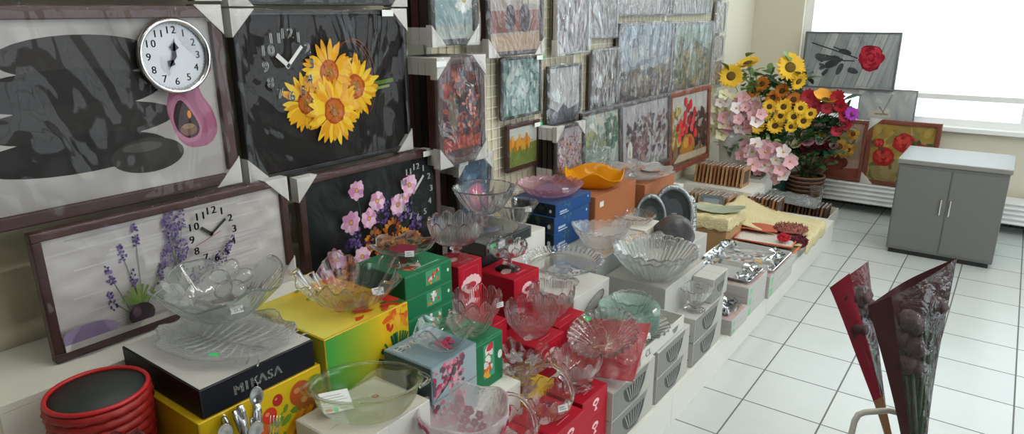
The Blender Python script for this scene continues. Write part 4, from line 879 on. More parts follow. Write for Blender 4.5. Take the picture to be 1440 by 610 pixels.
p2 = at(890, 228, z=.72); o2 = compote('candle_dish', 'little fluted clear glass goblet standing on the patterned platter', 0, 0, .7126, 0, .085, .05, CLEAR, ribs(12, .06, .2), .7, .2, loc=(-1.555, 3.16, 0), R=.035, knob=False)
# little scalloped dish, oval bowl, cake stand
simple_bowl('scalloped_dish', 'little round clear dish with beaded rim on the floral box', 885, 300, .582, 30, .035, CUT, ribs(36, .05, .4, scal=.005, sn=18), prof=[(0, 0), (.4, 0), (.6, .03), (.8, .35), (1, 1)], loc=(-1.365, 2.81, 0), R=.098)
def ovalmod(a, t, r, z, inner):
    g = max(0, t - .2) / .8; return r * (1 + .05 * g * abs(cos(11 * a))), z + .008 * g * abs(cos(11 * a)) + .012 * g * g * cos(2 * a)
simple_bowl('oval_bowl', 'oval clear bowl with scalloped rim on the orange-edged grey box', 838, 345, .5755, 50, .085, FROST, ovalmod, .5, .005, loc=(-1.332, 2.43, 0), R=.112, n=176, sx=1.10, rotz=.65)
o = compote('cake_stand', 'glass cake stand with ruffled rim on the white printed box', 0, 0, .531, 0, .095, .028, CLEAR, ribs(44, .075, .55, 0, 0, 0, 1, 0, .006, 22), .42, .13, [(0, 0), (.5, .02), (.78, .05), (.88, .35), (.95, .75), (1, 1)], loc=(-1.305, 2.085, 0), R=.150, n=176, tag_=(.115, -.09, .085, .7, -.2)); o['category'] = 'cake stand'
# large ribbed bowls, nested
big = [(0, 0), (.25, 0), (.38, .0), (.42, .04), (.62, .28), (.84, .66), (1, 1)]
b1 = simple_bowl('ribbed_bowl', 'lower of the two nested large ribbed bowls on the pale grey carton', 915, 392, .5005, 57, .105, AQUA, ribs(40, .075, .2, sharp=.7, scal=.010, sn=20), loc=(-1.075, 2.42, 0), R=.162, prof=big, n=200)
b2 = simple_bowl('ribbed_bowl', 'upper of the two nested large ribbed bowls, tilted inside the other', 915, 384, .520, 57, .105, CLEAR, ribs(40, .075, .2, sharp=.7, scal=.010, sn=20), loc=(-1.075, 2.42, 0), R=.160, prof=big, n=200, rotz=.08)
# stack of green-tinted plates in the carton tray
pb = Vector((-1.03, 2.115, .3707))
o = gw('serving_plate', 'big scalloped clear plate at the bottom of the green plate stack', pb, 0, None, 'plate'); shell([(0, 0), (.07, 0), (.09, .002), (.115, .035), (.150, .053)], .004, 160, ribs(28, .04, .4, scal=.006, sn=28)).build('plate', CLEAR, o, True); price_tag(o, (.115, -.085, .052), .8, -.6, 1.3)
GRNG = glass('green_tint_glass', 'ffffff', .40, .02, haze=.20, hazecol='b4dccd')
for k in range(8):
    o = gw('small_plate', 'small green-tinted ribbed glass dish in the stack on the scalloped plate', (pb.x, pb.y, pb.z + .0105 + k * .0105), k * .13, 'green-tinted dishes in the stack', 'plate')
    shell([(0, 0), (.05, 0), (.06, .002), (.085, .022), (.112, .036)], .003, 96, ribs(32, .03, .3), 4).build('plate', GRNG, o, True)
    if k == 6: price_tag(o, (.088, -.055, .028), .8, -.5, 1.3)
simple_bowl('small_bowl', 'small ribbed glass bowl on top of the green plate stack', 903, 405, pb.z + .098, 31, .052, AQUA, ribs(24, .05, .2, scal=.006, sn=12), loc=(pb.x + .005, pb.y + .01, 0), R=.075, prof=[(0, 0), (.4, 0), (.55, .05), (.8, .5), (1, 1)])
compote('small_footed_bowl', 'small footed ribbed clear bowl on the silver-grey bowl box', 0, 0, .365, 0, .098, .066, CLEAR, ribs(22, .06, .2, scal=.006, sn=11), .62, .3, [(0, 0), (.35, .02), (.62, .3), (.85, .7), (1, 1)], loc=(-.917, 2.490, 0), R=.066, knob=False, n=132)
# fan-cut bowls on the red boxes
cb = [(0, 0), (.35, 0), (.48, .0), (.55, .06), (.85, .42), (.97, .75), (1, 1)]
simple_bowl('fan_cut_bowl', 'wide fan-cut crystal bowl on the red box by the green box stack', 675, 448, .598, 38, .088, CUT, cutfan, prof=cb, loc=(-1.265, 1.512, 0), R=.080, n=240, tag_=(1.02, .2, .7, 1.2, -.1))
simple_bowl('fan_cut_bowl', 'heavily cut crystal bowl with fan rim, nearer of the pair on red boxes', 745, 472, .501, 40, .10, CUT, cutfan, prof=cb, loc=(-1.185, 1.70, 0), R=.088, n=240, tag_=(-.9, -.3, .85, -.6, -.1))
simple_bowl('fan_cut_bowl', 'cut crystal bowl with fan rim, further of the pair beside the cake stand', 762, 440, .501, 38, .10, CUT, cutfan, prof=cb, loc=(-1.215, 1.873, 0), R=.080, n=240)
# wavy bowl on the slate blue box
o = gw('wavy_bowl', 'soft wavy square clear bowl with pink flowers in its centre, on the slate blue box', (-1.108, 1.190, .6966), .15); o.scale = (.82, .82, .82)
def soft(a, t, r, z, inner):
    g = max(0, t - .2) / .8; q = 1 / max(abs(cos(a)), abs(sin(a))); return r * (1 + .5 * g * (q - 1.12)), z + .02 * g * g * cos(4 * a) + .01 * g * sin(3 * a)
shell([(0, 0), (.04, 0), (.055, .003), (.075, .022), (.088, .045), (.10, .06)], .0035, 128, soft).build('bowl', CLEAR, o, True)
PK = pmat('pink_print', 'b04068', .45); PK2 = pmat('rose_print', 'b82c50', .45)
def blossom_mesh(R, h=.0015):
    m = MB()
    for j in range(5): m.rings([[Vector((R * .55 * cos(2 * PI * j / 5) + R * .45 * cos(u), R * .55 * sin(2 * PI * j / 5) + R * .45 * sin(u), zz)) for u in [2 * PI * i / 8 for i in range(8)]] for zz in (0, h)])
    return m
for k in range(7):
    a = k * 2.4; r = .008 * math.sqrt(k) * 1.6; blossom_mesh(.012).build('printed_blossom', PK if k % 2 else PK2, o, False, (r * cos(a), r * sin(a), .0050 + .0003 * k))
def leafp(a, t, r, z, inner):
    g = max(0, t - .25) / .75; return r * (1 + .14 * g * abs(cos(3 * a)) + .02 * g * sin(24 * a)), z + .012 * g * cos(6 * a)
simple_bowl('leaf_dish', 'small brownish-printed leaf dish on the single green box', 650, 462, .6555, 35, .04, CLEAR, leafp, prof=[(0, 0), (.35, 0), (.5, .02), (.75, .3), (1, 1)], loc=(-1.155, 1.345, 0), R=.063, n=144)
# footed flower plate
o = compote('flower_plate', 'footed glass plate with pressed flowers and wavy rim on the yellow patterned box', 0, 0, .421, 0, .095, .04, CLEAR, pleat, .5, .12, [(0, 0), (.3, .02), (.65, .25), (1, 1)], loc=(-1.098, 1.515, 0), R=.096, n=144); o['category'] = 'plate'
for a in (0, 1.26, 2.5, 3.8, 5.0): relief_flower(o, a, .055, .072, .03, -.35, FROST)
# crystal compote in front
compote('crystal_compote', 'round cut crystal compote with a green dot on the stacked red boxes', 0, 0, .4025, 0, .105, .07, CUT, cutfan, .6, .4, [(0, 0), (.45, .03), (.8, .3), (.95, .7), (1, 1)], loc=(-.972, 1.645, 0), R=.079, knob=False, n=240, tag_=(-.01, -.082, .075, .2, -.3, .8, True))
# glass baskets
def basket(label, loc, R, h, rz):
    o = gw('glass_basket', label, loc, rz, None, 'basket')
    shell([(0, 0), (.5 * R, 0), (.62 * R, .004), (.85 * R, h * .4), (.97 * R, h * .75), (R, h)], .0045, 132, cutfan).build('bowl', CUT, o, True)
    m = MB(); m.tube([(-R * .97 * cos(PI * t / 16), 0, h * .85 + R * 1.35 * sin(PI * t / 16)) for t in range(17)], .0055, 10); m.build('handle', CUT, o, True); price_tag(o, (R * .75, -R * .72, h * .7), .7, -.2, 1.2); return o
basket('cut glass basket with a tall arched handle, on red boxes beside the aisle', (-.955, 1.46, .4025), .074, .075, .35)
basket('cut glass basket with arched handle, lower edge of the photo', (-.955, 1.285, .4025), .07, .07, .2)
# pink blossom bowl and matching plate
o = gw('blossom_plate', 'clear plate printed with pink blossoms under the blossom bowl', (-.957, 1.088, .5026), 0, None, 'plate'); shell([(0, 0), (.06, 0), (.08, .002), (.11, .010), (.13, .014)], .004, 112, ribs(16, .03, .4, .03, 8, .003)).build('plate', FROST, o, True)
for k in range(10):
    a = 2 * PI * k / 10; blossom_mesh(.011).build('printed_blossom', PK2, o, False, (.112 * cos(a), .112 * sin(a), .0155), (0, -.2, a))
o = gw('blossom_bowl', 'clear textured glass bowl printed all over with pink blossoms', (-.957, 1.088, .5083), 0)
pr = [(0, 0), (.045, 0), (.06, .003), (.085, .035), (.102, .075), (.112, .112)]
CRK = glass('crackle_glass', 'ffffff', .30, .05, .6, 70, haze=.24, hazecol='f2e8ea')
shell(pr, .005, 144, ribs(10, .03, .5, .03, 5, .006)).build('bowl', CRK, o, True)
for k in range(60):
    a = k * 2.399; t = .22 + .72 * ((k * .7549) % 1); i = min(int(t * 5), 4); f = t * 5 - i; r = pr[i][0] + (pr[i + 1][0] - pr[i][0]) * f; z = pr[i][1] + (pr[i + 1][1] - pr[i][1]) * f
    sl = math.atan2(pr[i + 1][1] - pr[i][1], pr[i + 1][0] - pr[i][0]); b = blossom_mesh(random.uniform(.011, .016)).build('printed_blossom', random.choice([PK, PK2, PK2]), o)
    r, z = ribs(10, .03, .5, .03, 5, .006)(a, t, r, z, 0); b.matrix_local = Matrix.Rotation(a, 4, 'Z') @ Matrix.Translation((r + .0035, 0, z - .001)) @ Matrix.Rotation(PI - sl, 4, 'Y')
price_tag(o, (.095, -.045, .055), 1.1, -.2, 1.3, txt='€ 11.90')
# baking dish
o = gw('baking_dish', 'clear oval glass baking dish with handles and paper labels inside, on the flat white box', (-1.118, .925, .6316), .78, None, 'baking dish')
b = shell([(0, 0), (.05, 0), (.068, .004), (.085, .035), (.092, .072), (.099, .077)], .0045, 96, None).build('dish', OLIVE, o, True); b.scale = (1.36, .95, 1)
for s_ in (-1, 1):
    m = MB(); m.tube([(s_ * (.125 + .022 * sin(PI * t / 10)), -.032 + .064 * t / 10, .073) for t in range(11)], .005, 8); m.build('handle', OLIVE, o, True)
A = Art(.075, .055, 'dcdedb', 1)
for k in range(6): A.line([(.1, .15 + .13 * k), (1.2 - .1 * (k % 3), .15 + .13 * k)], .03, '9a9a9c')
A.ell(.55, .12, .12, .12, '3fcf6a'); A.poly([(.1, .05), (.4, .05), (.4, .2), (.1, .2)], 'c07848'); lb = A.build('paper_label', o, (-.065, -.01, .012), (-1.0, .15, .5)); lb['label'] = 'white printed paper label'

# ------------------------------------------------------------------ cutlery, woven baskets
holder = gw('cutlery_holder', 'clear plastic tub holding the upright cutlery', (-1.182, .648, .5008), 0, None, 'holder')
shell([(0, 0), (.03, 0), (.046, .003), (.050, .06), (.053, .115)], .003, 48).build('tub', CLEAR, holder, True)
STEEL = pmat('steel', 'c4c4c6', .2, 1)
def piece(kind, x, y, rx, ry, i, label):
    o = thing(kind, label, 'cutlery', (x, y, .5062), 0, 'cutlery standing in the tub'); o.rotation_euler = (rx, ry, random.uniform(0, 3))
    L_ = random.uniform(.215, .245)
    m = MB(); m.rings([[(-w, -d, z), (w, -d, z), (w, d, z), (-w, d, z)] for w, d, z in ((.003, .0012, 0), (.0035, .0014, L_ * .35), (.0045, .002, L_ * .6), (.008, .003, L_ * .8), (.009, .0035, L_ * .93), (.006, .003, L_))] if kind != 'fork' else [[(-w, -d, z), (w, -d, z), (w, d, z), (-w, d, z)] for w, d, z in ((.008, .002, 0), (.006, .002, L_ * .3), (.003, .0015, L_ * .55), (.003, .0015, L_ * .68), (.010, .0014, L_ * .76), (.011, .001, L_ * .80))])
    m.build('handle', STEEL, o, True)
    if kind == 'fork':
        for k in range(4):
            m = MB(); m.tube([(-.0095 + .0063 * k, 0, L_ * .79), (-.0095 + .0063 * k, -.004, L_ * .9), (-.0095 + .0063 * k, -.001, L_)], [.0014, .0013, .0006], 6); m.build('tine', STEEL, o, True)
    elif kind == 'spoon':
        m = MB(); m.lathe([(.0005, -.005), (.009, -.0035), (.0145, .001), (.0137, .0015), (.008, -.002), (.0005, -.0035)], 20, None, 0, Matrix.Translation((0, 0, L_ + .017)) @ Matrix.Diagonal((1, 1, 1.5, 1)) @ Matrix.Rotation(PI / 2, 4, 'X')); m.build('spoon_bowl', STEEL, o, True)
kinds = ['table_knife', 'fork', 'table_knife', 'spoon', 'table_knife', 'fork', 'table_knife', 'spoon', 'fork', 'table_knife', 'spoon', 'table_knife', 'fork', 'table_knife', 'spoon', 'table_knife']
for i, k in enumerate(kinds):
    a = i * 2.4; r = .030 * math.sqrt((i + .5) / 16)
    piece(k, -1.182 + r * cos(a), .648 + r * sin(a), -.30 * r / .03 * sin(a), .30 * r / .03 * cos(a), i, {'table_knife': 'steel knife standing handle up in the clear cutlery tub', 'fork': 'steel fork standing tines up in the clear cutlery tub', 'spoon': 'steel spoon standing bowl up in the clear cutlery tub'}[k])
A = Art(.06, .03, 'e4e8e8', 1)
for k in range(3): A.line([(.15, .25 + .25 * k), (1.8 - .3 * k, .25 + .25 * k)], .08, '7c7c86')
t = A.build('paper_label', holder, (.055, -.03, .13), (-.25, -.2, .9)); t['label'] = 'white handwritten price card'
WRED = pmat('red_weave', 'a8231c', .5, noise=(60, '7a120f', .8)); WDK = pmat('dark_green_weave', '2c3532', .6)
def woven(label, loc, R, h, tilt=0, rz=0):
    o = gw('woven_basket', label, loc, rz, None, 'basket', tilt)
    m = MB()
    n = 14
    for k in range(n):
        z = .004 + h * k / n; rr = R * (.82 + .18 * k / n)
        m.tube([(rr * (1 + .018 * (1 if (i + k) % 2 else -1)) * cos(2 * PI * i / 36), rr * (1 + .018 * (1 if (i + k) % 2 else -1)) * sin(2 * PI * i / 36), z) for i in range(36)], h / n * .56, 6, closed=True)
    m.build('woven_side', WRED, o, True)
    m = MB(); m.tube([(R * 1.02 * cos(2 * PI * i / 40), R * 1.02 * sin(2 * PI * i / 40), h) for i in range(40)], .005, 8, closed=True); m.build('rim', pmat('bright_red', 'b81f22', .4), o, True)
    m = MB(); m.lathe([(R * .99, h - .002), (R * .80, .012), (.001, .010), (.001, .004), (R * .78, .004), (R * .95, h - .008)], 40); m.build('lining', WDK, o, True)
    return o
woven('red woven basket with a dark lining, beside the flat black gift box', (-1.448, .486, .5008), .093, .285)
b2 = woven('small red-rimmed dark basket wrapped in clear film, in front of the red woven basket', (-1.295, .462, .5008), .060, .175)
def bag(parent, R, h, seed, mat):
    rnd = random.Random(seed); ph = [rnd.uniform(0, 6) for _ in range(5)]
    m = MB(); rings = []
    for k in range(13):
        t = k / 12; z = h * t; rr = R * (1.0 + .12 * sin(PI * t)) * (1 - .55 * max(0, t - .72) / .28)
        rings.append([((rr * (1 + .06 * sin(5 * a + ph[0] + 4 * t) + .04 * sin(11 * a + ph[1] - 6 * t))) * cos(a), (rr * (1 + .06 * sin(5 * a + ph[0] + 4 * t) + .04 * sin(13 * a + ph[2]))) * sin(a), z + .008 * sin(3 * a + ph[3]) * t) for a in [2 * PI * i / 40 for i in range(40)]])
    m.rings(rings, 0, False, False); o = m.build('plastic_wrap', mat, parent, True); return o
FILMB = film('bag_film', .05, .03, .8, 18, .08, (1, 1, 1))
bag(b2, .064, .245, 3, FILMB)

# ------------------------------------------------------------------ gift set on the red tray (wrapped), silver trays, ovals, bag
o = gw('gift_set', 'ribbed clear shell bowl on a square red foil tray, wrapped in clear film', (-.985, 1.845, .440), .25, None, 'gift set', -.30 + .62)
o.rotation_euler = (.36, -.10, .20); o.scale = (1.14, 1.14, 1.14); o.location = (-.972, 1.85, .446)
m = MB(); m.box(-.105, .105, -.115, .115, 0, .004); bevel(m.build('tray', pmat('red_foil', 'b0182e', .3, .2), o), .002)
m = MB()
for q in range(5):
    c = (-.06 + .05 * (q % 3), -.08 + .04 * q); m.tube([(c[0] + .045 * cos(t * .5), c[1] + .045 * sin(t * .5), .0045) for t in range(8)], .0012, 5)
m.build('gold_swirl', pmat('gold_print', 'd89a78', .3, .4), o)
shellp = [(0, 0), (.03, 0), (.045, .003), (.065, .022), (.085, .042), (.100, .052)]
b = shell(shellp, .004, 200, ribs(30, .08, .2, sharp=.7, scal=.006, sn=30)).build('bowl', CUT, o, True); b.location = (-.01, .01, .0048)
m = MB(); m.grid(lambda u, v: ((u - .5) * .235, (v - .5) * .255, .010 + .052 * max(0, 1 - ((u - .5) ** 2 + (v - .5) ** 2) * 5) + .003 * sin(31 * u + 9 * v) + .003 * sin(27 * v)), 30, 30); m.build('plastic_wrap', FILMB, o, True)
m = MB(); m.box(-.012, .012, -.008, .008, 0, .0008); p_ = m.build('colour_dot', green_st, o, False, (-.095, .10, .012))
def tray(label, loc, lx, ly, rz, art=False):
    o = gw('silver_tray', label, loc, rz, 'silver trays on the tray boxes', 'tray'); a, b = lx / 2, ly / 2
    m = MB(); sec = [(1, .020), (.985, .022), (.86, .010), (.80, .003), (.80, .000), (.86, .004), (.98, .017)]
    rings = [[(x * a - (1 - q) * (0 if 1 else 0), y * b, z) for x, y in ((-q, -q * .92), (-q * .94, -q), (q * .94, -q), (q, -q * .92), (q, q * .92), (q * .94, q), (-q * .94, q), (-q, q * .92))] for q, z in sec]
    m.rings(rings, 0, False, False, True); m.build('rim', SILVER, o)
    A = Art(lx * .80, ly * .80, (lambda u, v: mixc('8a8c8a', 'b0b2b0', hnoise(u * 2, v * 2))) if art else 'a6a8a8')
    if art: A.dabs(50, (.2, A.A * .8, .2, .8), .06, ['6a6c6c', 'c8caca', '8c6a5a', '9a9c9c']); A.dabs(5, (A.A * .7, A.A * .8, .3, .5), .07, ['c89838', 'd8b060'])
    A.build('printed_base', o, (0, -ly * .40, .0035), (-PI / 2, 0, 0), rough=.25)
    for s_ in (-1, 1):
        m = MB()
        for k in range(26):
            x = s_ * (a * .70 + random.uniform(-.035, .04)); y = random.uniform(-b * .85, b * .85); M = Matrix.Translation((x, y, .018 + random.uniform(0, .012))) @ Euler((random.uniform(-.7, .7), random.uniform(-.7, .7), random.uniform(0, 3))).to_matrix().to_4x4()
            m.add([M @ Vector(p) for p in ((-.02, -.008, 0), (.02, -.006, .004), (.018, .008, 0), (-.016, .007, .005))], [(0, 1, 2, 3)])
        m.build('crumpled_foil', pmat('foil', 'd5d8da', .14, 1), o)['kind'] = 'stuff'
    return o
tray('silver rectangular tray in crinkled film, nearest, on the middle tray boxes', (-1.00, 3.125, .3063), .28, .22, 0)
tray('large silver tray with a printed centre, on the far tray boxes', (-1.02, 3.485, .2708), .37, .36, 0, True)
tray('narrow silver tray in crinkled film on the low tray boxes beside the bowl boxes', (-.945, 2.87, .2268), .14, .17, .1)
def oval(label, loc, R, h, rz, tilt):
    o = gw('oval_mirror', label, loc, rz, None, 'mirror', tilt)
    m = MB(); n = 48; rings = []
    for q, y in ((1, 0), (1, -.012), (.93, -.020), (.84, -.014), (.80, -.006), (.80, 0)):
        rings.append([(R * q * cos(2 * PI * i / n), y, h / 2 + h / 2 * q * sin(2 * PI * i / n)) for i in range(n)])
    m.rings(rings, 0, False, False, True); m.build('frame', PEWTER, o, True)
    m = MB(); m.rings([[(R * .82 * cos(2 * PI * i / n), y, h / 2 + h * .41 * sin(2 * PI * i / n)) for i in range(n)] for y in (-.004, -.001)]); m.build('mirror_glass', pmat('mirror_glass', '6f7a7c', .1, .8), o)
    m = MB(); m.rings([[(R * .5 * cos(2 * PI * i / n), y, h / 2 + h * .26 * sin(2 * PI * i / n)) for i in range(n)] for y in (-.0055, -.0042)]); m.build('printed_oval', pmat('dark_oval', '4a5052', .3), o)
    m = MB(); m.box(-.012, .012, -.001, .004, .01, h * .6); st = m.build('stand', PEWTER, o, False, (0, .012, 0), (.45, 0, 0)); return o
oval('oval silver mirror standing behind the grey plastic bag', (-1.29, 3.09, .4115), .105, .30, .55, -.12)
oval('oval silver dish frame leaning beside the standing oval mirror, by the brown carton', (-1.365, 2.995, .4115), .08, .26, .5, -.2)
def lump(name, label, cat, loc, rx, ry, rz, mat, seed, group=None):
    o = gw(name, label, loc, 0, group, cat); rnd = random.Random(seed); ph = [rnd.uniform(0, 6) for _ in range(8)]
    m = MB(); rings = []
    for k in range(19):
        v = k / 18; zz = rz * (v ** .8); q = max(.05, math.sqrt(max(0, 1 - (v * 2 - .75) ** 2 / 1.65)))
        rings.append([(rx * q * (1 + .14 * sin(2 * a + ph[0] + 2 * v) + .09 * sin(5 * a + ph[1] - 5 * v) + .05 * sin(9 * a + ph[2] + 7 * v)) * cos(a) + .2 * rx * v, ry * q * (1 + .12 * sin(3 * a + ph[3]) + .07 * sin(7 * a + ph[4] + 6 * v)) * sin(a), zz) for a in [2 * PI * i / 36 for i in range(36)]])
    m.rings(rings); m.build('crumpled_body', mat, o, True); return o
carton('carton', 'small grey carton under the crumpled dark plastic bag', None, (-1.06, 2.722, .50), .195, .172, ZB, P_GREY)
BAGP = pmat('grey_plastic', '6a6a6c', .22, 0, .6, noise=(6, '3c3c3e', .9), bump=.8, bscale=22)
lump('plastic_bag', 'crumpled dark grey plastic bag in front of the oval mirrors', 'bag', (-1.165, 2.81, .5010), .085, .05, .15, BAGP, 4)
lump('plastic_bag', 'lighter grey draped plastic sheet beside the dark bag, at the oval mirrors', 'bag', (-1.215, 2.765, .5010), .045, .032, .075, pmat('light_grey_plastic', '8e8e8f', .2, noise=(6, '6a6a6c', .8), bump=.6, bscale=22), 9)

# ------------------------------------------------------------------ cloths, mats, leaf plate
CREAM = pmat('cream_lace', 'd8ccA0'.lower(), .85, noise=(30, 'c4b482', .8), bump=.8, bscale=90)
def cloth(name, label, cat, pts_fn, nu, nv, mat, loc=(0, 0, 0), rz=0, th=.004):
    m = MB(); m.grid(pts_fn, nu, nv); o = m.build(name, mat, None, True, loc, (0, 0, rz)); s_ = o.modifiers.new('thick', 'SOLIDIFY'); s_.thickness = th; s_.offset = 1; return tag(o, label, cat)
def drape(w, l, h, top=.0):
    def f(u, v):
        x = (u - .5) * w; y = (v - .5) * l; ex = max(0, abs(x) - .14); ey = max(0, abs(y) - .14); d = max(ex, ey)
        return (x - math.copysign(min(ex, d) * .9, x) if ex else x, y - math.copysign(ey * .9, y) if ey else y, top - d * .95 + .004 * sin(30 * u) * sin(26 * v) + .003 + (.006 * sin(40 * (u + v)) if d else 0))
    return f
cloth('lace_cloth', 'cream cloth draped over the kraft carton under the green leaf plate', 'cloth', drape(.42, .42, .1), 36, 36, CREAM, (-1.335, 3.795, .4015))
LEAFG = pmat('leaf_ceramic', 'a8b098', .35, noise=(14, '8c9a80', .7))
o = gw('leaf_plate', 'pale green leaf-shaped plate lying on the draped kraft carton', (-1.31, 3.79, .412), .35, None, 'plate')
def lf(a, t, r, z, inner): return r * (1 + .08 * t * cos(2 * a) + .03 * t * abs(sin(6 * a))), z + .012 * t * t * cos(2 * a)
b = shell([(0, 0), (.06, 0), (.09, .004), (.13, .018)], .005, 72, lf).build('plate', LEAFG, o, True); b.scale = (1.15, .62, 1)
carton('carton', 'flat white carton under the table mats beside the aisle', None, (-.885, 3.735, .242), .30, .62, .1508, P_WHITE)
# table mats: big cream lace mat over the plinth edge, pile of others, red flower mats
def mat_fn(u, v):
    x = -.5 + u * .62; y = (v - .5) * .62; over = max(0, x - .02)
    return (x if x < .02 else .02 + min(over, .03), y * (1 - .25 * u), .008 + .018 * sin(5 * u + 2 * v) * (1 - u) + .008 * sin(17 * v + 3 * u) - max(0, over - .02) * .9 + .07 * (1 - u) ** 2)
cloth('lace_mat', 'big cream lace mat hanging over the plinth edge beside the aisle', 'table mat', mat_fn, 40, 40, CREAM, (-.89, 4.22, .245), 0, .005)
TERRA = pmat('terracotta_mat', 'c86a4a', .85, noise=(40, 'a84a34', .8), bump=.5, bscale=80)
ORANGE = pmat('orange_mat', 'd8683a', .8); OLIV = pmat('olive_mat', '6a6440', .8)
def flatmat(label, w, l, loc, rz, mat, edge=None, wav=.006):
    o = gw('table_mat', label, loc, rz, None, 'table mat')
    m = MB(); m.grid(lambda u, v: ((u - .5) * w, (v - .5) * l, .004 + wav * (1 + sin(7 * u + 4 * v)) * .5), 16, 16); c = m.build('mat', mat, o, True); q = c.modifiers.new('t', 'SOLIDIFY'); q.thickness = .004
    if edge:
        m = MB(); m.tube([(w / 2 * sx, l / 2 * sy, .006 + wav * .6) for sx, sy in ((-1, -1), (0, -1), (1, -1), (1, 0), (1, 1), (0, 1), (-1, 1), (-1, 0))], .006, 6, closed=True); m.build('border', edge, o, True)
    return o
flatmat('olive and orange edged mat under the pale mat, at the far tray boxes', .34, .24, (-1.02, 3.865, .2425), 0, OLIV, ORANGE)
flatmat('white lace mat with a terracotta border lying on the olive mat', .32, .26, (-1.04, 3.90, .2615), .1, pmat('white_lace', 'd8d2c8', .85, noise=(40, 'bfb8ac', .9), bump=.8, bscale=90), TERRA)
flatmat('orange-red patterned mat folded behind the white lace mat', .22, .14, (-1.12, 4.00, .2855), .2, TERRA)
def rosette(label, loc, R, mats, tilt=0, seed=1):
    o = gw('flower_mat', label, loc, 0, None, 'table mat', tilt); rnd = random.Random(seed)
    m = MB(); m.lathe([(.001, .02), (R * .5, .018), (R * .9, .010), (R, .004), (R * .9, .0), (.001, 0)], 40, lambda a, t, r, z: (r * (1 + .06 * abs(sin(9 * a)) * (1 if .3 < t < .9 else 0)), z)); m.build('woven_base', mats[0], o, True)
    m = MB()
    for k in range(150):
        a = rnd.uniform(0, 2 * PI); r = R * math.sqrt(rnd.uniform(.0, 1)); p = Vector((r * cos(a), r * sin(a), .016 - .010 * r / R)); q = p + Vector((rnd.uniform(-.012, .012), rnd.uniform(-.012, .012), rnd.uniform(.006, .02))); m.tube([p, (p + q) / 2 + Vector((0, 0, .004)), q], [.003, .0028, .001], 5)
    t = m.build('tufts', mats[1], o); t['kind'] = 'stuff'; return o
RUST = pmat('rust_raffia', '9a5a4e', .8, noise=(60, '7c3f36', .9)); BURG = pmat('burgundy_raffia', '6a1c2a', .7, noise=(60, '4c101c', .8)); ROSE = pmat('scarlet_raffia', 'c01c34', .6)
rosette('round rust-coloured raffia flower mat by the plinth edge', (-.95, 4.06, .292), .095, (RUST, RUST), .0, 2)
rosette('small burgundy raffia flower hanging at the plinth edge', (-.868, 3.93, .262), .050, (BURG, BURG), .5, 3)
rosette('bright scarlet raffia flower between the olive mat and the burgundy one', (-.935, 3.86, .288), .032, (ROSE, ROSE), .3, 4)
o = flatmat('small cream fringed mat hanging under the burgundy flower', .09, .07, (-.885, 3.905, .256), 0, CREAM)

# ------------------------------------------------------------------ small wooden photo frames standing in rows like files
WOODS = [pmat('light_wood', 'b98d63', .5, noise=(20, '9c7048', .7)), pmat('mid_wood', 'a06e48', .5, noise=(20, '86583a', .7)), pmat('grey_wood', 'b7a48a', .5), pmat('dark_wood', '5c4030', .45)]
def frame_row(label, group, n, x0, dx, y, z, w, h, mats, th=.014, lean=.06, dy=0):
    proto = {}
    for i in range(n):
        mt = mats[i % len(mats)]; key = mt.name; loc = (x0 + i * dx, y + dy * i, z)
        if key not in proto:
            o = gw('photo_frame', label, loc, 0, group, 'photo frame')
            m = MB(); a = w / 2
            for (p, q, r, s_) in ((-a, a, 0, .02), (-a, a, h - .02, h), (-a, -a + .02, .02, h - .02), (a - .02, a, .02, h - .02)): m.box(0, th, p, q, r, s_)
            m.build('frame', mt, o); m = MB(); m.box(th * .3, th * .6, -a + .01, a - .01, .01, h - .01); m.build('backing_board', hardb, o)
            m = MB(); m.grid(lambda u, v: (th * u + .001 * sin(30 * v), -a - .002 + v * (w + .004), h + .003 + .004 * sin(23 * v + i) * sin(3 * u)), 2, 14); m.build('plastic_wrap', film('tinsel_film', .35, .25, 1, 40, .15, (1, 1, 1)), o)
            proto[key] = o
        else: o = copy_tree(proto[key]); o.location = loc
        o.rotation_euler = (random.uniform(-.03, .03), lean + random.uniform(-.015, .015), 0)
frame_row('light wooden photo frame edge-on in the far row by the white vase', 'photo frames in the far row', 13, -1.77, .0275, 4.66, .362, .16, .135, [WOODS[0], WOODS[1], WOODS[1], WOODS[0]])
frame_row('pale wooden photo frame edge-on in the nearer row behind the leaf plate', 'photo frames in the nearer row', 11, -1.70, .0275, 4.34, .151, .16, .215, [WOODS[2], WOODS[0], WOODS[2]])
frame_row('dark photo frame edge-on in the row left of the white carton', 'dark photo frames beside the carton', 9, -1.36, .024, 4.56, .151, .15, .185, [WOODS[3], WOODS[1], WOODS[3]])
frame_row('dark photo frame standing in the white carton by the aisle', 'photo frames in the white carton', 13, -1.30, .026, 5.17, .008, .16, .165, [WOODS[3], WOODS[3], WOODS[1]], lean=.08)
o = thing('carton_tray', 'open white carton on the floor holding dark photo frames, beside the aisle', 'box', (-1.13, 5.17, .0005)); a, b, h = .20, .17, .125
for q in ((-a, a, -b, b, 0, .005), (-a, -a + .005, -b, b, .0055, h), (a - .005, a, -b, b, .0055, h), (-a + .0055, a - .0055, -b, -b + .005, .0055, h), (-a + .0055, a - .0055, b - .005, b, .0055, h)):
    m = MB(); m.box(*q); m.build('tray_floor' if q[5] == .005 else 'tray_wall', P_WHITE, o)
o = gw('framed_print', 'flat pale print in shiny film lying tilted across the dark photo frames', (-1.20, 5.12, .192), .1, None, 'picture'); o.rotation_euler = (.05, .10, .15)
m = MB(); m.box(-.16, .16, -.11, .11, 0, .012); m.build('frame', FR['silver'], o)
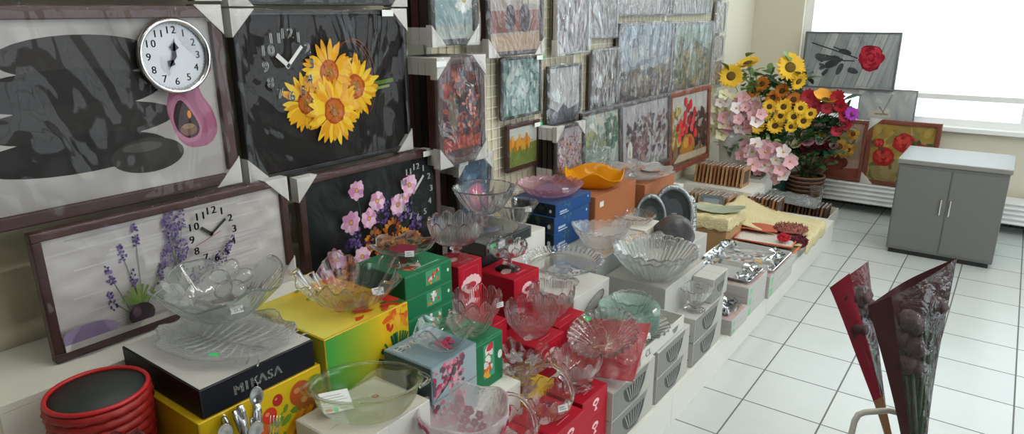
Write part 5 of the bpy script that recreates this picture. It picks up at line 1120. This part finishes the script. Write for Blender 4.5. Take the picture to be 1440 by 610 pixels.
A = Art(.29, .20, 'b4b8b8'); A.dabs(40, (0, A.A, 0, 1), .12, ['d8dcdc', '9aa4a4', 'c8d0d0', '7c8888']); A.build('printed_picture', o, (0, -.10, .0125), (-PI / 2, 0, 0))
m = MB(); m.grid(lambda u, v: ((u - .5) * .36, (v - .5) * .25, .018 + .006 * sin(21 * u + 3 * v) * sin(17 * v)), 20, 16); m.build('plastic_wrap', film('tinsel_film', .35), o, True)
o = gw('silver_photo_frame', 'upright bluish silver frame leaning against the far wooden frames', (-1.48, 4.16, .151), .3, None, 'photo frame', -.2)
m = MB()
for q in ((-.07, .07, 0, .02), (-.07, .07, .22, .24), (-.07, -.05, .02, .22), (.05, .07, .02, .22)): m.box(q[0], q[1], 0, .014, q[2], q[3])
m.build('frame', pmat('blue_silver', '8e9aa4', .25, .7), o); m = MB(); m.box(-.052, .052, .004, .008, .018, .222); m.build('glass_front', pmat('cool_grey_glass', '9aa8b2', .1, .2), o)

# ------------------------------------------------------------------ window wall: pictures, radiators
def a_rose(A):
    for k in range(9):
        u = k * .21 - .3; A.poly([(u, 0), (u + .19, 0), (u + .45, 1), (u + .27, 1)], random.choice(['a9b0b2', 'b4babb', 'c2c6c5', '9fa7a9']))
        for j in range(4): q = random.uniform(.02, .17); A.line([(u + q, 0), (u + q + .26, 1)], .005, '8a9194')
    A.dabs(10, (.3, .9, .25, .6), .10, ['5c6264', '4e5456'], .5)
    for p in (((.1, .82), (.55, .68), (.95, .55)), ((.35, .6), (.7, .52)), ((.5, .75), (.8, .64)), ((.3, .35), (.6, .5), (.9, .5))): A.line(list(p), .022, '3c4446')
    A.ell(.52, .42, .13, .05, '454c4c', .5); A.ell(.66, .34, .12, .05, '50585a', 1.2); A.ell(.72, .66, .12, .05, '40484a', -.3)
    u, v = 1.17, .56
    A.ell(u, v, .20, .25, '8a1024', .2, 18, .08)
    for k in range(22): a = k * 2.4; r = .19 * (1 - k / 24); A.ell(u + r * .6 * cos(a), v + r * .75 * sin(a), r * .55 + .02, r * .5 + .02, ['b01830', 'c82840', '9a1228', 'd23a50'][k % 4], a, 12, .1)
framed('grey plank picture of a red rose lying on wood, standing on the window rail', None, (.937, 1.375), 5.94, (('959b9c',), a_rose), 'grey', .012, .03, '', FILM1, back=True, X=(-1.455, -.765))
def a_small(A):
    A.dabs(20, (0, A.A, 0, 1), .2, ['c2c6c6', 'b4babb', 'd0d2d0'], .4); A.poly([(.3, .05), (1.0, .1), (.9, .4), (.35, .3)], 'd8d2c6'); A.line([(.7, .15), (.85, .6), (.95, .85)], .03, '8c9090'); A.line([(.5, .2), (.9, .2)], .05, '9a9488'); A.line([(.6, .45), (.8, .2)], .03, '8a8478')
framed('small pale picture of a feather and note, standing on the window sill', None, (.705, .955), 5.945, (('bfc4c4',), a_small), 'silver', .008, .02, 'a', FILM1, back=True, X=(-1.0, -.60))
# paintings stand on the radiator top
def rad(x0, x1, label):
    o = thing('radiator', label, 'radiator', ((x0 + x1) / 2, 5.85, .055)); a = (x1 - x0) / 2; wm = pmat('radiator_white', 'e2e4e2', .4)
    m = MB(); m.grid(lambda u, v: ((u - .5) * 2 * a, -.10 + .012 * abs(sin(v * 4 * PI)), .03 + v * .14), 2, 40); c = m.build('fluted_panel', wm, o, True); q = c.modifiers.new('t', 'SOLIDIFY'); q.thickness = .01
    m = MB(); m.box(-a, a, -.095, .10, .165, .178); m.build('top_cover', wm, o); m = MB(); m.box(-a, a, -.06, .09, .03, .164); m.build('body', wm, o)
    for s_ in (-1, 1):
        m = MB(); m.box(s_ * (a - .12) - .02, s_ * (a - .12) + .02, -.08, .04, .0, .03); m.tube([(s_ * (a - .12), -.05, 0), (s_ * (a - .12), -.05, -.053)], .008, 8); m.build('foot', wm, o)
rad(-1.30, -.40, 'white fluted low radiator under the paintings at the window'); rad(-.36, .60, 'white fluted low radiator further along under the window')
def a_sb(A):
    A.dabs(30, (0, A.A, .6, 1), .15, ['b0988a', 'a88c7c', 'b8a498']); A.poly([(0, 0), (A.A, 0), (A.A, .22), (0, .2)], '8a4a34'); A.poly([(0, .13), (A.A, .18), (A.A, .34), (0, .28)], 'b09080')
    A.ell(.42, .26, .27, .15, '6a2c20'); A.ell(.40, .21, .2, .1, '8a4030'); A.dabs(50, (.1, .75, .35, .8), .07, ['8a8a40', '6a7438', 'a8903a'], .4)
    for k in range(9): A.flower(random.uniform(.12, .75), random.uniform(.42, .82), .12, 12, ['c8922c', 'b87a20', 'd8a840'], ['5a3418', '7a4a20'], .35, 1, .2)
    A.flower(.50, .55, .17, 14, ['d8a038', 'c48428', 'e0b452'], ['6a3c1c', '8a5a2a'], .35, 2, .2)
def a_pe(A):
    A.dabs(60, (0, A.A, .3, 1), .14, ['a88c40', 'b89c50', '8c7a40', '988848']); A.dabs(30, (0, A.A, 0, .35), .15, ['988858', 'a89868', '7c7a50'])
    for u, v, r in ((.22, .42, .17), (.50, .70, .17), (.78, .55, .16), (.70, .28, .12), (.12, .66, .08)):
        A.dabs(10, (u - r, u + r, v - r, v + r), .07, ['4a5a34', '5c6a3c'], .4)
        A.ell(u, v, r, r, 'b02420', 0, 16, .08)
        for k in range(12): a = k * 2.4; q = r * .85 * (1 - k / 14); A.ell(u + q * .7 * cos(a), v + q * .7 * sin(a), r * .3, r * .24, ['c83a30', 'd85040', 'a01c1c', 'cc4438'][k % 4], a, 10, .1)
framed('oil painting of sunflowers in a brown bowl, russet frame, on the radiator', None, (.236, .715), 5.79, (('a08a78',), a_sb), 'red', .025, .03, '', FILM1, back=True, X=(-1.31, -.885), lean=-.08)
framed('oil painting of red peonies in a russet frame with a white card corner', None, (.236, .735), 5.79, (('a49450',), a_pe), 'red', .032, .035, 'ac', FILM1, back=True, X=(-.93 + .05, -.40), lean=-.08, cs=.09)

# ------------------------------------------------------------------ grey cabinet at the aisle
o = thing('cabinet', 'grey metal cabinet at the far side of the aisle', 'cabinet', (-.25, 5.05, .0)); gm = pmat('grey_metal', '6f706c', .45); 
m = MB(); m.box(-.285, .30, -.17, .35, .03, .60); bevel(m.build('body', gm, o), .006)
m = MB(); m.box(-.295, .31, -.18, .36, .60, .63); bevel(m.build('top', pmat('grey_metal_top', '84847f', .4), o), .005)
m = MB(); m.box(-.27, .28, -.155, .34, 0, .03); m.build('base', pmat('dark_rubber', '2a2a2a', .7), o)
for s_ in (0, 1): m = MB(); m.box(-.275 + .29 * s_, .005 + .285 * s_, -.176, -.171, .05, .58); d_ = m.build('door', gm, o); m = MB(); m.tube([(-.02 + .05 * s_, -.185, .30), (-.02 + .05 * s_, -.185, .40)], .005, 8); m.build('handle', pmat('chrome', ''), d_)

# ------------------------------------------------------------------ artificial flowers
PETY = pmat('petal_yellow', 'f6cc30', .6, noise=(30, 'eab018', .7)); PETO = pmat('petal_orange', 'd98218', .6, noise=(30, 'c06a10', .7)); DISC = pmat('flower_disc', '6e4a1e', .9, noise=(200, '3a2410', .9)); DISCG = pmat('flower_disc_green', '7a6a20', .9)
PETR = pmat('petal_crimson', 'b3142e', .55, noise=(40, '8c0c22', .6)); PETP = pmat('petal_pink', 'e2a4b2', .6, noise=(25, 'eec6cc', .8)); PETW = pmat('petal_white', 'e8dcdc', .6, noise=(25, 'f0eaea', .6)); PETC = pmat('petal_cream', 'e0dcae', .6, noise=(25, 'ece8cc', .7)); PETV = pmat('petal_violet', 'a02aa8', .6); PETD = pmat('petal_dark_red', '6c0f22', .6, noise=(30, '8c1830', .6))
GREENS = [pmat('leaf_green', '3f6a34', .5, noise=(20, '2c5028', .7)), pmat('leaf_dark', '2a4a2c', .5), pmat('leaf_light', '6f8f4a', .5)]
STEMM = pmat('stem_green', '4a6a34', .6)
def frame_to(d):
    d = Vector(d).normalized(); q = Vector((0, 0, 1)).rotation_difference(d); return q.to_matrix().to_4x4()
def petal_mb(m, M, a, r0, r1, w, lift=.2, curl=0, n=4):
    vs = []; fs = []
    for k in range(n + 1):
        t = k / n; r = r0 + (r1 - r0) * t; ww = w * sin(PI * (.12 + .83 * t)) ; z = lift * (r - r0) + curl * t * t
        for s_ in (-1, 0, 1): vs.append(M @ Matrix.Rotation(a, 4, 'Z') @ Vector((r, s_ * ww, z - abs(s_) * -.15 * ww)))
    for k in range(n):
        for j in range(2): b = k * 3 + j; fs.append((b, b + 1, b + 4, b + 3))
    m.add(vs, fs)
def stem_to(o, root, head, back, r=.003):
    p1 = head - back * .05; m = MB(); mid = root.lerp(p1, .5) + Vector((0, 0, .02)); m.tube([root, root.lerp(mid, .5), mid, p1, head - back * .004], r, 6); return m.build('stem', STEMM, o, True)
def leaf_mb(m, p, d, L_, w, up=Vector((0, 0, 1))):
    d = d.normalized(); s_ = d.cross(up); s_ = s_.normalized() if s_.length > .01 else Vector((1, 0, 0)); vs = []; fs = []
    for k in range(5):
        t = k / 4; ww = w * sin(PI * (.06 + .92 * t)); c = p + d * L_ * t - up * L_ * .25 * t * t
        vs += [c - s_ * ww + up * ww * .2, c, c + s_ * ww + up * ww * .2]
    for k in range(4):
        for j in range(2): b = k * 3 + j; fs.append((b, b + 1, b + 4, b + 3))
    m.add(vs, fs)
def flower(kind, label, group, head, d, R, root, mat, mat2=None, leaves=2, gl=0):
    root = Vector(root); h = Vector(head) - root; d = Vector(d).normalized()
    o = thing(kind, label, 'flower', root, 0, group); M = Matrix.Translation(h) @ frame_to(d)
    m = MB()
    if kind in ('sunflower', 'daisy', 'gerbera'):
        n = {'sunflower': 20, 'daisy': 14, 'gerbera': 12}[kind]; dr = {'sunflower': .34, 'daisy': .34, 'gerbera': .2}[kind]; w = {'sunflower': .13, 'daisy': .16, 'gerbera': .24}[kind]
        for ly in range(2):
            for k in range(n): petal_mb(m, M, 2 * PI * (k + .5 * ly) / n + random.uniform(-.08, .08), R * dr * .7, R * random.uniform(.9, 1.03) * (1 - .1 * ly), R * w, .15 + .25 * ly, -R * .05)
        m.build('petals', mat, o, True)
        m = MB(); m.lathe([(R * dr, .0), (R * dr, R * .07), (R * dr * .6, R * .13), (.0005, R * .11)], 18, None, 0, M); m.build('disc', mat2 or DISC, o, True)
    elif kind in ('rose', 'poppy', 'tulip'):
        for k in range(5 if kind != 'rose' else 13):
            t = k / 13 if kind == 'rose' else .1; Rk = R * (1 - .7 * t); n = 7; a0 = k * 2.4; vs = []
            for j in range(5):
                v = j / 4
                for i in range(n):
                    u = i / (n - 1) - .5; a = a0 + u * 1.9; rr = Rk * (.35 + .75 * sin(PI * .5 * v) + (.18 * v * v if kind == 'rose' else .25 * v)) * (1 - .3 * abs(u) * v); vs.append(M @ Vector((rr * cos(a), rr * sin(a), R * (1.0 * v - .35) * (1.0 - .35 * (1 - t)) - R * .25 * (2 * u) ** 2 * v)))
            m.add(vs, [(j * n + i, j * n + i + 1, (j + 1) * n + i + 1, (j + 1) * n + i) for j in range(4) for i in range(n - 1)])
        m.build('petals', mat, o, True)
        m = MB(); m.lathe([(.001, -R * .45), (R * .3, -R * .4), (R * .42, -R * .15), (R * .3, -.1 * R)], 10, None, 0, M, False); m.build('calyx', GREENS[0], o, True)
    stem_to(o, Vector((0, 0, 0)), h, d)
    for k in range(leaves):
        m = MB(); t = .45 + .3 * k; p = h * t; leaf_mb(m, p, Vector((random.uniform(-1, 1), random.uniform(-1, .2), .5)), R * .8 + .03, R * .28 + .008); m.build('leaf', GREENS[(k + gl) % 3], o, True)
    return o
def spray(label, group, root, tip, bend, n, R, mats, leafy=0):
    """a branch with blossoms; tip and bend in world coordinates"""
    root = Vector(root); o = thing('blossom_branch', label, 'flower', root, 0, group); a, b, c = Vector((0, 0, 0)), Vector(bend) - root, Vector(tip) - root
    P = lambda t: a * (1 - t) ** 2 + b * 2 * t * (1 - t) + c * t * t
    m = MB(); m.tube([P(k / 14) for k in range(15)], [.004 - .0002 * k for k in range(15)], 6); m.build('stem', STEMM, o, True)
    for k in range(n):
        t = .45 + .55 * (k + .5) / n; p = P(t) + Vector((random.uniform(-1, 1), random.uniform(-1, .6), random.uniform(-.8, .8))) * R * 1.5
        d = Vector((random.uniform(-.7, .7), -1, random.uniform(-.4, .6))); M = Matrix.Translation(p) @ frame_to(d); m = MB(); r = R * random.uniform(.8, 1.15)
        for j in range(5): petal_mb(m, M, 2 * PI * j / 5 + .3, r * .08, r, r * .48, .35, 0)
        bl = m.build('blossom', mats[k % len(mats)], o, True); m = MB(); m.lathe([(r * .14, 0), (r * .12, r * .2), (.0005, r * .24)], 8, None, 0, M); m.build('stamen', pmat('stamen_yellow', 'c8a838', .7), bl, True)
    for k in range(leafy):
        m = MB(); leaf_mb(m, P(.15 + .6 * k / max(leafy, 1)), Vector((random.uniform(-1, 1), random.uniform(-1, .3), random.uniform(-.1, .6))), .09, .02); m.build('leaf', GREENS[2 if k % 2 else 0], o, True)
    return o
# containers
def vase(name, label, loc, prof, mat, cat='vase', mod=None):
    o = gw(name, label, loc, 0, None, cat); shell(prof, .005, 64, mod, 5).build('vessel', mat, o, True); return o
VW = Vector((-1.715, 5.08, .3606))
o = vase('vase', 'tall white tapered vase in the corner holding the cream blossoms', VW, [(0, 0), (.045, 0), (.052, .02), (.060, .15), (.085, .33)], pmat('white_ceramic', 'c6c4be', .4))
m = MB(); m.box(-.014, .014, -.0012, 0, 0, .018); m.build('price_label', PRICE, o, False, (.05, -.082, .27), (.1, 0, .5))
VB = Vector((-1.46, 5.50, 0)); vase('flower_bucket', 'dark green tall bucket holding the sunflowers and red flowers', (VB.x, VB.y, .0006), [(0, 0), (.075, 0), (.08, .02), (.09, .2), (.10, .42)], pmat('green_bucket', '1f4a38', .4), 'bucket')
VO = Vector((-1.46, 5.06, .3606)); vase('vase', 'small brown pot holding the pink and white orchids', VO, [(0, 0), (.045, 0), (.055, .02), (.06, .08), (.052, .11)], pmat('brown_pot', '6a4a38', .5))
VK = Vector((-1.235, 5.56, .0006))
o = gw('wicker_basket', 'dark striped wicker basket beside the radiator holding the roses', VK, 0, None, 'basket')
m = MB()
for k in range(18): rr = .10 + .002 * k; m.tube([(rr * (1 + .02 * (1 if (i + k) % 2 else -1)) * cos(2 * PI * i / 30), rr * (1 + .02 * (1 if (i + k) % 2 else -1)) * sin(2 * PI * i / 30), .01 + k * .0165) for i in range(30)], .0088, 6, k % 2, closed=True)
m.build('woven_side', [pmat('wicker_dark', '2e231c', .6), pmat('wicker_light', '8a6248', .6)], o, True); m = MB(); m.lathe([(.001, .001), (.1, .001), (.1, .008), (.001, .008)], 30); m.build('basket_base', pmat('wicker_dark', ''), o)
VG = Vector((-1.10, 5.36, .0006))
vase('vase', 'clear tall glass vase standing in front of the striped wicker basket', VG, [(0, 0), (.04, 0), (.045, .01), (.045, .2), (.05, .26)], CLEAR, 'vase')
TO = Vector((.45, -1, .28)); TOL = Vector((.1, -1, .1))
def hd(px, py, y): return at(px, py, y=y)
SG = 'large sunflowers'; 
for px, py, y, R, d, lb in ((1028, 107, 5.12, .098, (.3, -1, .15), 'large sunflower facing the room, nearest the white wall'), (1052, 89, 5.2, .10, (-.2, -.4, 1), 'large sunflower seen from its side, topmost beside the corner'), (1111, 95, 5.3, .115, (.7, -1, .5), 'large sunflower tilted to the window, highest in the bouquet'), (1123, 114, 5.32, .075, (1, -.6, -.5), 'drooping sunflower seen edge-on under the highest one')):
    flower('sunflower', lb, SG, hd(px, py, y), d, R, (VB.x + random.uniform(-.04, .04), VB.y - .02, .2), PETY, pmat('disc_olive', '7d6424', .9, noise=(200, '4a3814', .9)), 3)
for i, (px, py) in enumerate(((1060, 128), (1072, 118), (1100, 128), (1087, 138), (1116, 140))):
    flower('daisy', 'orange daisy in the upper middle of the big bouquet', 'orange daisies', hd(px, py, 5.36), (random.uniform(-.2, .5), -1, .4), .065, (VB.x + random.uniform(-.05, .05), VB.y, .2), PETO, None, 2)
for i, (px, py, R) in enumerate(((1064, 176, .073), (1090, 177, .068), (1082, 150, .06), (1102, 150, .066), (1098, 163, .062), (1116, 164, .06), (1130, 170, .062), (1126, 152, .055), (1076, 160, .055), (1140, 160, .05), (1112, 178, .05))):
    flower('daisy', 'yellow brown-centred daisy in the middle of the big bouquet', 'yellow daisies', hd(px, py, 5.30), (random.uniform(-.2, .4), -1, random.uniform(-.1, .4)), R, (VB.x + random.uniform(-.06, .06), VB.y - .01, .2), PETY, None, 2)
for i, (px, py, R) in enumerate(((1137, 136, .062), (1145, 150, .065), (1178, 137, .06), (1182, 150, .055), (1188, 163, .05), (1162, 152, .05), (1190, 175, .045), (1176, 184, .045), (1140, 160, .05))):
    flower('gerbera', 'crimson flower on the window side of the big bouquet', 'crimson flowers', hd(px, py, 5.36), (random.uniform(-.3, .5), -1, random.uniform(-.1, .6)), R, (VB.x + random.uniform(-.05, .05), VB.y + .02, .2), PETR, PETD, 2, 1)
flower('poppy', 'single orange-yellow poppy among the crimson flowers', None, hd(1162, 138, 5.36), (.2, -.4, 1), .075, (VB.x, VB.y, .2), pmat('petal_amber', 'e6a028', .55), None, 1)
flower('gerbera', 'single violet flower at the outer edge of the big bouquet', None, hd(1197, 160, 5.36), (.6, -1, .4), .055, (VB.x, VB.y, .2), PETV, PETD, 1)
for i, (px, py, mt, lb) in enumerate(((1118, 202, PETC, 'cream rose at the inner end of the rose bunch'), (1134, 198, PETP, 'pale pink rose in the rose bunch, beside the cream one'), (1152, 199, PETW, 'small white rose between the pink and dark red roses'), (1134, 209, PETD, 'dark red rose just under the pale pink rose'), (1153, 205, PETD, 'dark red rose under the white rose'), (1167, 204, PETD, 'dark red rose at the outer end of the rose bunch'), (1172, 205, PETW, 'tiny white rose bud behind the outer dark red rose'))):
    flower('rose', lb, None, hd(px, py, 5.42), (random.uniform(-.2, .3), -1, .7), [.042, .045, .03, .042, .038, .042, .028][i], (VK.x + random.uniform(-.05, .05), VK.y - .03, .15), mt, None, 2, 1)
def brush(px0, py0, y0): return at(px0, py0, y=y0)
for i, (px, py, bx, by) in enumerate(((1010, 130, 1012, 160), (1022, 160, 1020, 165), (1012, 175, 1008, 150), (1032, 140, 1024, 158), (1006, 150, 1010, 165))):
    spray('cream blossom branch arching out of the white vase', 'cream blossom branches', VW + Vector((random.uniform(-.03, .03), random.uniform(-.03, .03), .10)), brush(px, py, 5.02), brush(bx, by, 5.05), 9, .048, [PETC, PETC, PETW], 1)
for i, (px, py, bx, by) in enumerate(((1056, 140, 1030, 150), (1066, 165, 1040, 150), (1050, 178, 1036, 160), (1074, 150, 1045, 150), (1042, 160, 1030, 165))):
    spray('pale pink blossom branch leaning out of the white vase', 'pale pink blossom branches', VW + Vector((random.uniform(-.03, .03), random.uniform(-.03, .03), .10)), brush(px, py, 4.98), brush(bx, by, 5.02), 10, .046, [PETP, PETP, PETW], 1)
for i, (px, py, bx, by, mt) in enumerate(((1050, 215, 1060, 195, 0), (1062, 240, 1068, 200, 1), (1075, 212, 1075, 215, 1), (1088, 218, 1084, 205, 2), (1102, 236, 1096, 205, 2), (1085, 246, 1086, 215, 1), (1070, 226, 1070, 215, 0), (1108, 226, 1096, 200, 2))):
    spray('pink and white orchid branch spreading from the small brown pot', 'orchid branches', VO + Vector((random.uniform(-.02, .02), random.uniform(-.02, .02), .05)), brush(px, py, 4.93), brush(bx, by, 4.98), 8, .05, [[PETP, PETW], [PETP, PETP, PETW], [PETW, PETW, PETP]][mt], 1)
# greenery of the three bunches: nobody could count it
def greenery(label, root, boxes, n, L_=.10, w=.022, gi=(0, 1)):
    m = MB()
    for k in range(n):
        px0, px1, py0, py1, y0, y1 = random.choice(boxes); p = at(random.uniform(px0, px1), random.uniform(py0, py1), y=random.uniform(y0, y1)); leaf_mb(m, p, Vector((random.uniform(-1, 1), random.uniform(-1, .5), random.uniform(-.2, .9))), L_ * random.uniform(.6, 1.2), w, Vector((random.uniform(-.3, .3), random.uniform(-.5, 0), 1)).normalized())
        if k % 6 == 0: q = Vector(root); m.tube([q, q.lerp(p, .5) + Vector((0, 0, .03)), p], .0022, 5)
    half = len(m.f); o = m.build('foliage', [GREENS[gi[0]], GREENS[gi[1]]], None, True); me = o.data
    for i, f in enumerate(me.polygons): f.material_index = (i // 8) % 2
    return tag(o, label, 'foliage', None, 'stuff')
greenery('green leaves among the sunflowers and crimson flowers', (VB.x, VB.y, .3), [(1075, 1135, 100, 145, 5.4, 5.5), (1080, 1190, 150, 200, 5.36, 5.5), (1130, 1190, 140, 195, 5.38, 5.5), (1060, 1100, 180, 200, 5.38, 5.5)], 260, .12, .028)
greenery('dark green leaves of the rose bunch', (VK.x, VK.y, .2), [(1105, 1175, 205, 240, 5.44, 5.55), (1115, 1165, 200, 220, 5.44, 5.52)], 130, .09, .026, (1, 0))
greenery('light green leaves and buds among the orchid branches', (VO.x, VO.y, .40), [(1042, 1105, 200, 250, 4.98, 5.06), (1050, 1090, 195, 215, 4.98, 5.04)], 70, .07, .014, (2, 0))
greenery('grey-green leaves behind the large sunflowers', (VB.x, VB.y, .3), [(1040, 1068, 95, 125, 5.3, 5.4), (1080, 1110, 100, 130, 5.4, 5.48)], 40, .09, .025, (2, 2))

# ------------------------------------------------------------------ wrapped bouquets in the stand by the camera
WRAP_R = pmat('red_wrap', '8c1030', .35, 0, .5, noise=(8, '6a0a22', .7)); KRAFT = pmat('kraft_wrap', '9a7450', .7, noise=(10, '7c5a3c', .7)); DARKF = pmat('dark_flowers', '2c1a1c', .6, noise=(25, '4a1a22', .9))
def wrap(label, tipA, tipB, foot, depth, seed, mat=WRAP_R, cut=.42):
    """flat cone of wrapping paper: two upper corners and the foot, in world coordinates"""
    A_, B_, F_ = Vector(tipA), Vector(tipB), Vector(foot); o = thing('wrapped_bouquet', label, 'bouquet', F_, 0, None)
    a, b = A_ - F_, B_ - F_; nrm = a.cross(b).normalized()
    if nrm.dot(Vector((0, 0, H)) - F_) < 0: nrm = -nrm
    def pt(u, v, side):
        edge = a.lerp(b, u) * (v ** .9) ; wid = (.62 + .38 * v) ; mid = a.lerp(b, .5) * (v ** .9); p = mid + (edge - mid) * wid
        return p + nrm * side * depth * sin(PI * u) * (.4 + .6 * v) + nrm * .004 * sin(9 * u + 7 * v + seed)
    m = MB(); m.grid(lambda u, v: pt(u, .12 + .88 * v, -1), 14, 14); m.build('paper', mat, o, True)
    m = MB(); m.grid(lambda u, v: pt(u * cut, .30 + .70 * v, 1), 10, 14); m.build('paper', mat, o, True)
    m = MB(); m.grid(lambda u, v: pt(cut + u * (1 - cut), .12 + .88 * v, 1), 12, 14); m.build('film_window', FILMB, o, True)
    m = MB(); m.grid(lambda u, v: pt(u * .6, .0 + .32 * v, 1.05), 10, 8); m.build('kraft_band', KRAFT, o, True)
    m = MB(); rnd = random.Random(seed)
    for k in range(9): u = rnd.uniform(.3, .9); v = rnd.uniform(.55, .86); m.tube([pt(.5, .02, 0), pt(u * .4 + .3, .4, rnd.uniform(-.4, .4)), pt(u, v, rnd.uniform(-.4, .4))], .004, 5)
    m.build('stems', GREENS[1], o, True)
    for k in range(7):
        p = pt(rnd.uniform(.3, .85), rnd.uniform(.58, .86), rnd.uniform(-.2, .4)); m = MB(); M = Matrix.Translation(p); R = .022
        m.lathe([(.001, -R), (R * .8, -.5 * R), (R, .2 * R), (R * .6, .9 * R), (.001, R)], 12, lambda a_, t, r, z: (r * (1 + .15 * sin(5 * a_)), z), 0, M); m.build('dried_rose', DARKF, o, True)
    return o
wrap('red and clear wrapped bouquet with a pointed top, standing by the aisle', at(1166, 405, y=1.55), at(1222, 366, y=1.62), at(1262, 665, y=1.40), .035, 1)
wrap('dark red film-wrapped bouquet leaning beside the pointed one', at(1221, 430, y=1.42), at(1345, 362, y=1.52), at(1290, 760, y=1.30), .05, 5, pmat('maroon_wrap', '4a1420', .3, 0, .5, noise=(8, '2a0c12', .8)), .2)
f1 = at(1262, 665, y=1.40); f2 = at(1290, 760, y=1.30)
st = thing('bouquet_stand', 'white wire stand with loops holding the wrapped bouquets', 'stand', (-.10, 1.36, 0)); WW = pmat('white_wire', 'c9c7be', .4)
zt = at(1205, 580, y=1.40).z
m = MB(); q0 = at(1196, 616, y=1.36) - Vector((-.10, 1.36, 0)); q1 = at(1207, 583, y=1.38) - Vector((-.10, 1.36, 0)); q2 = at(1250, 577, y=1.40) - Vector((-.10, 1.36, 0)); q3 = at(1285, 585, y=1.42) - Vector((-.10, 1.36, 0))
path = [Vector((q0.x, q0.y, .015)), Vector((q0.x, q0.y, q0.z - .08)), q0, q0.lerp(q1, .6) + Vector((-.002, 0, .006)), q1, q1.lerp(q2, .2) + Vector((0, 0, .004)), q2, q3, q3 + Vector((.012, 0, -.02)), Vector((q3.x + .014, q3.y, q3.z - .1)), Vector((q3.x + .014, q3.y, .015))]
m.tube(path, .0062, 10); m.build('loop', WW, st, True)
m = MB(); m.tube([(q0.x, q0.y, .008), (q3.x + .014, q3.y, .008), (q3.x + .014, q3.y - .22, .008), (q0.x, q0.y - .22, .008)], .008, 10, closed=True); m.build('base_ring', WW, st, True)
m = MB(); m.grid(lambda u, v: (q0.x + (q3.x + .014 - q0.x) * u, q3.y - .22 + .22 * v, min(f1.z, f2.z) - .012), 1, 1); c = m.build('shelf', WW, st); q = c.modifiers.new('t', 'SOLIDIFY'); q.thickness = .008
m = MB(); m.tube([(q3.x + .014, q3.y - .22, .012), (q3.x + .014, q3.y - .22, min(f1.z, f2.z) - .01)], .006, 8); m.tube([(q0.x, q0.y - .2, .012), (q0.x, q0.y - .2, min(f1.z, f2.z) - .01)], .006, 8); m.build('upright', WW, st, True)

# ------------------------------------------------------------------ last small things on the back row
o = gw('oval_plate', 'pale oval printed plate lying at the end of the second brown carton', (-1.50, 3.50, .5806), .6, None, 'plate'); 
o.location = (-1.52, 3.325, .7055) ; b = shell([(0, 0), (.05, 0), (.07, .003), (.10, .014)], .004, 64).build('plate', pmat('pale_plate', 'c9cac4', .35, noise=(18, 'a8a8a4', .7)), o, True); b.scale = (.62, .42, 1)
lump('foil_bag', 'crumpled silver foil bag beside the second brown carton', 'bag', (-1.36, 3.455, .1508), .055, .05, .42, pmat('foil_lace', 'c9ccca', .2, .9, noise=(30, '8e9490', .8), bump=1, bscale=60), 12)
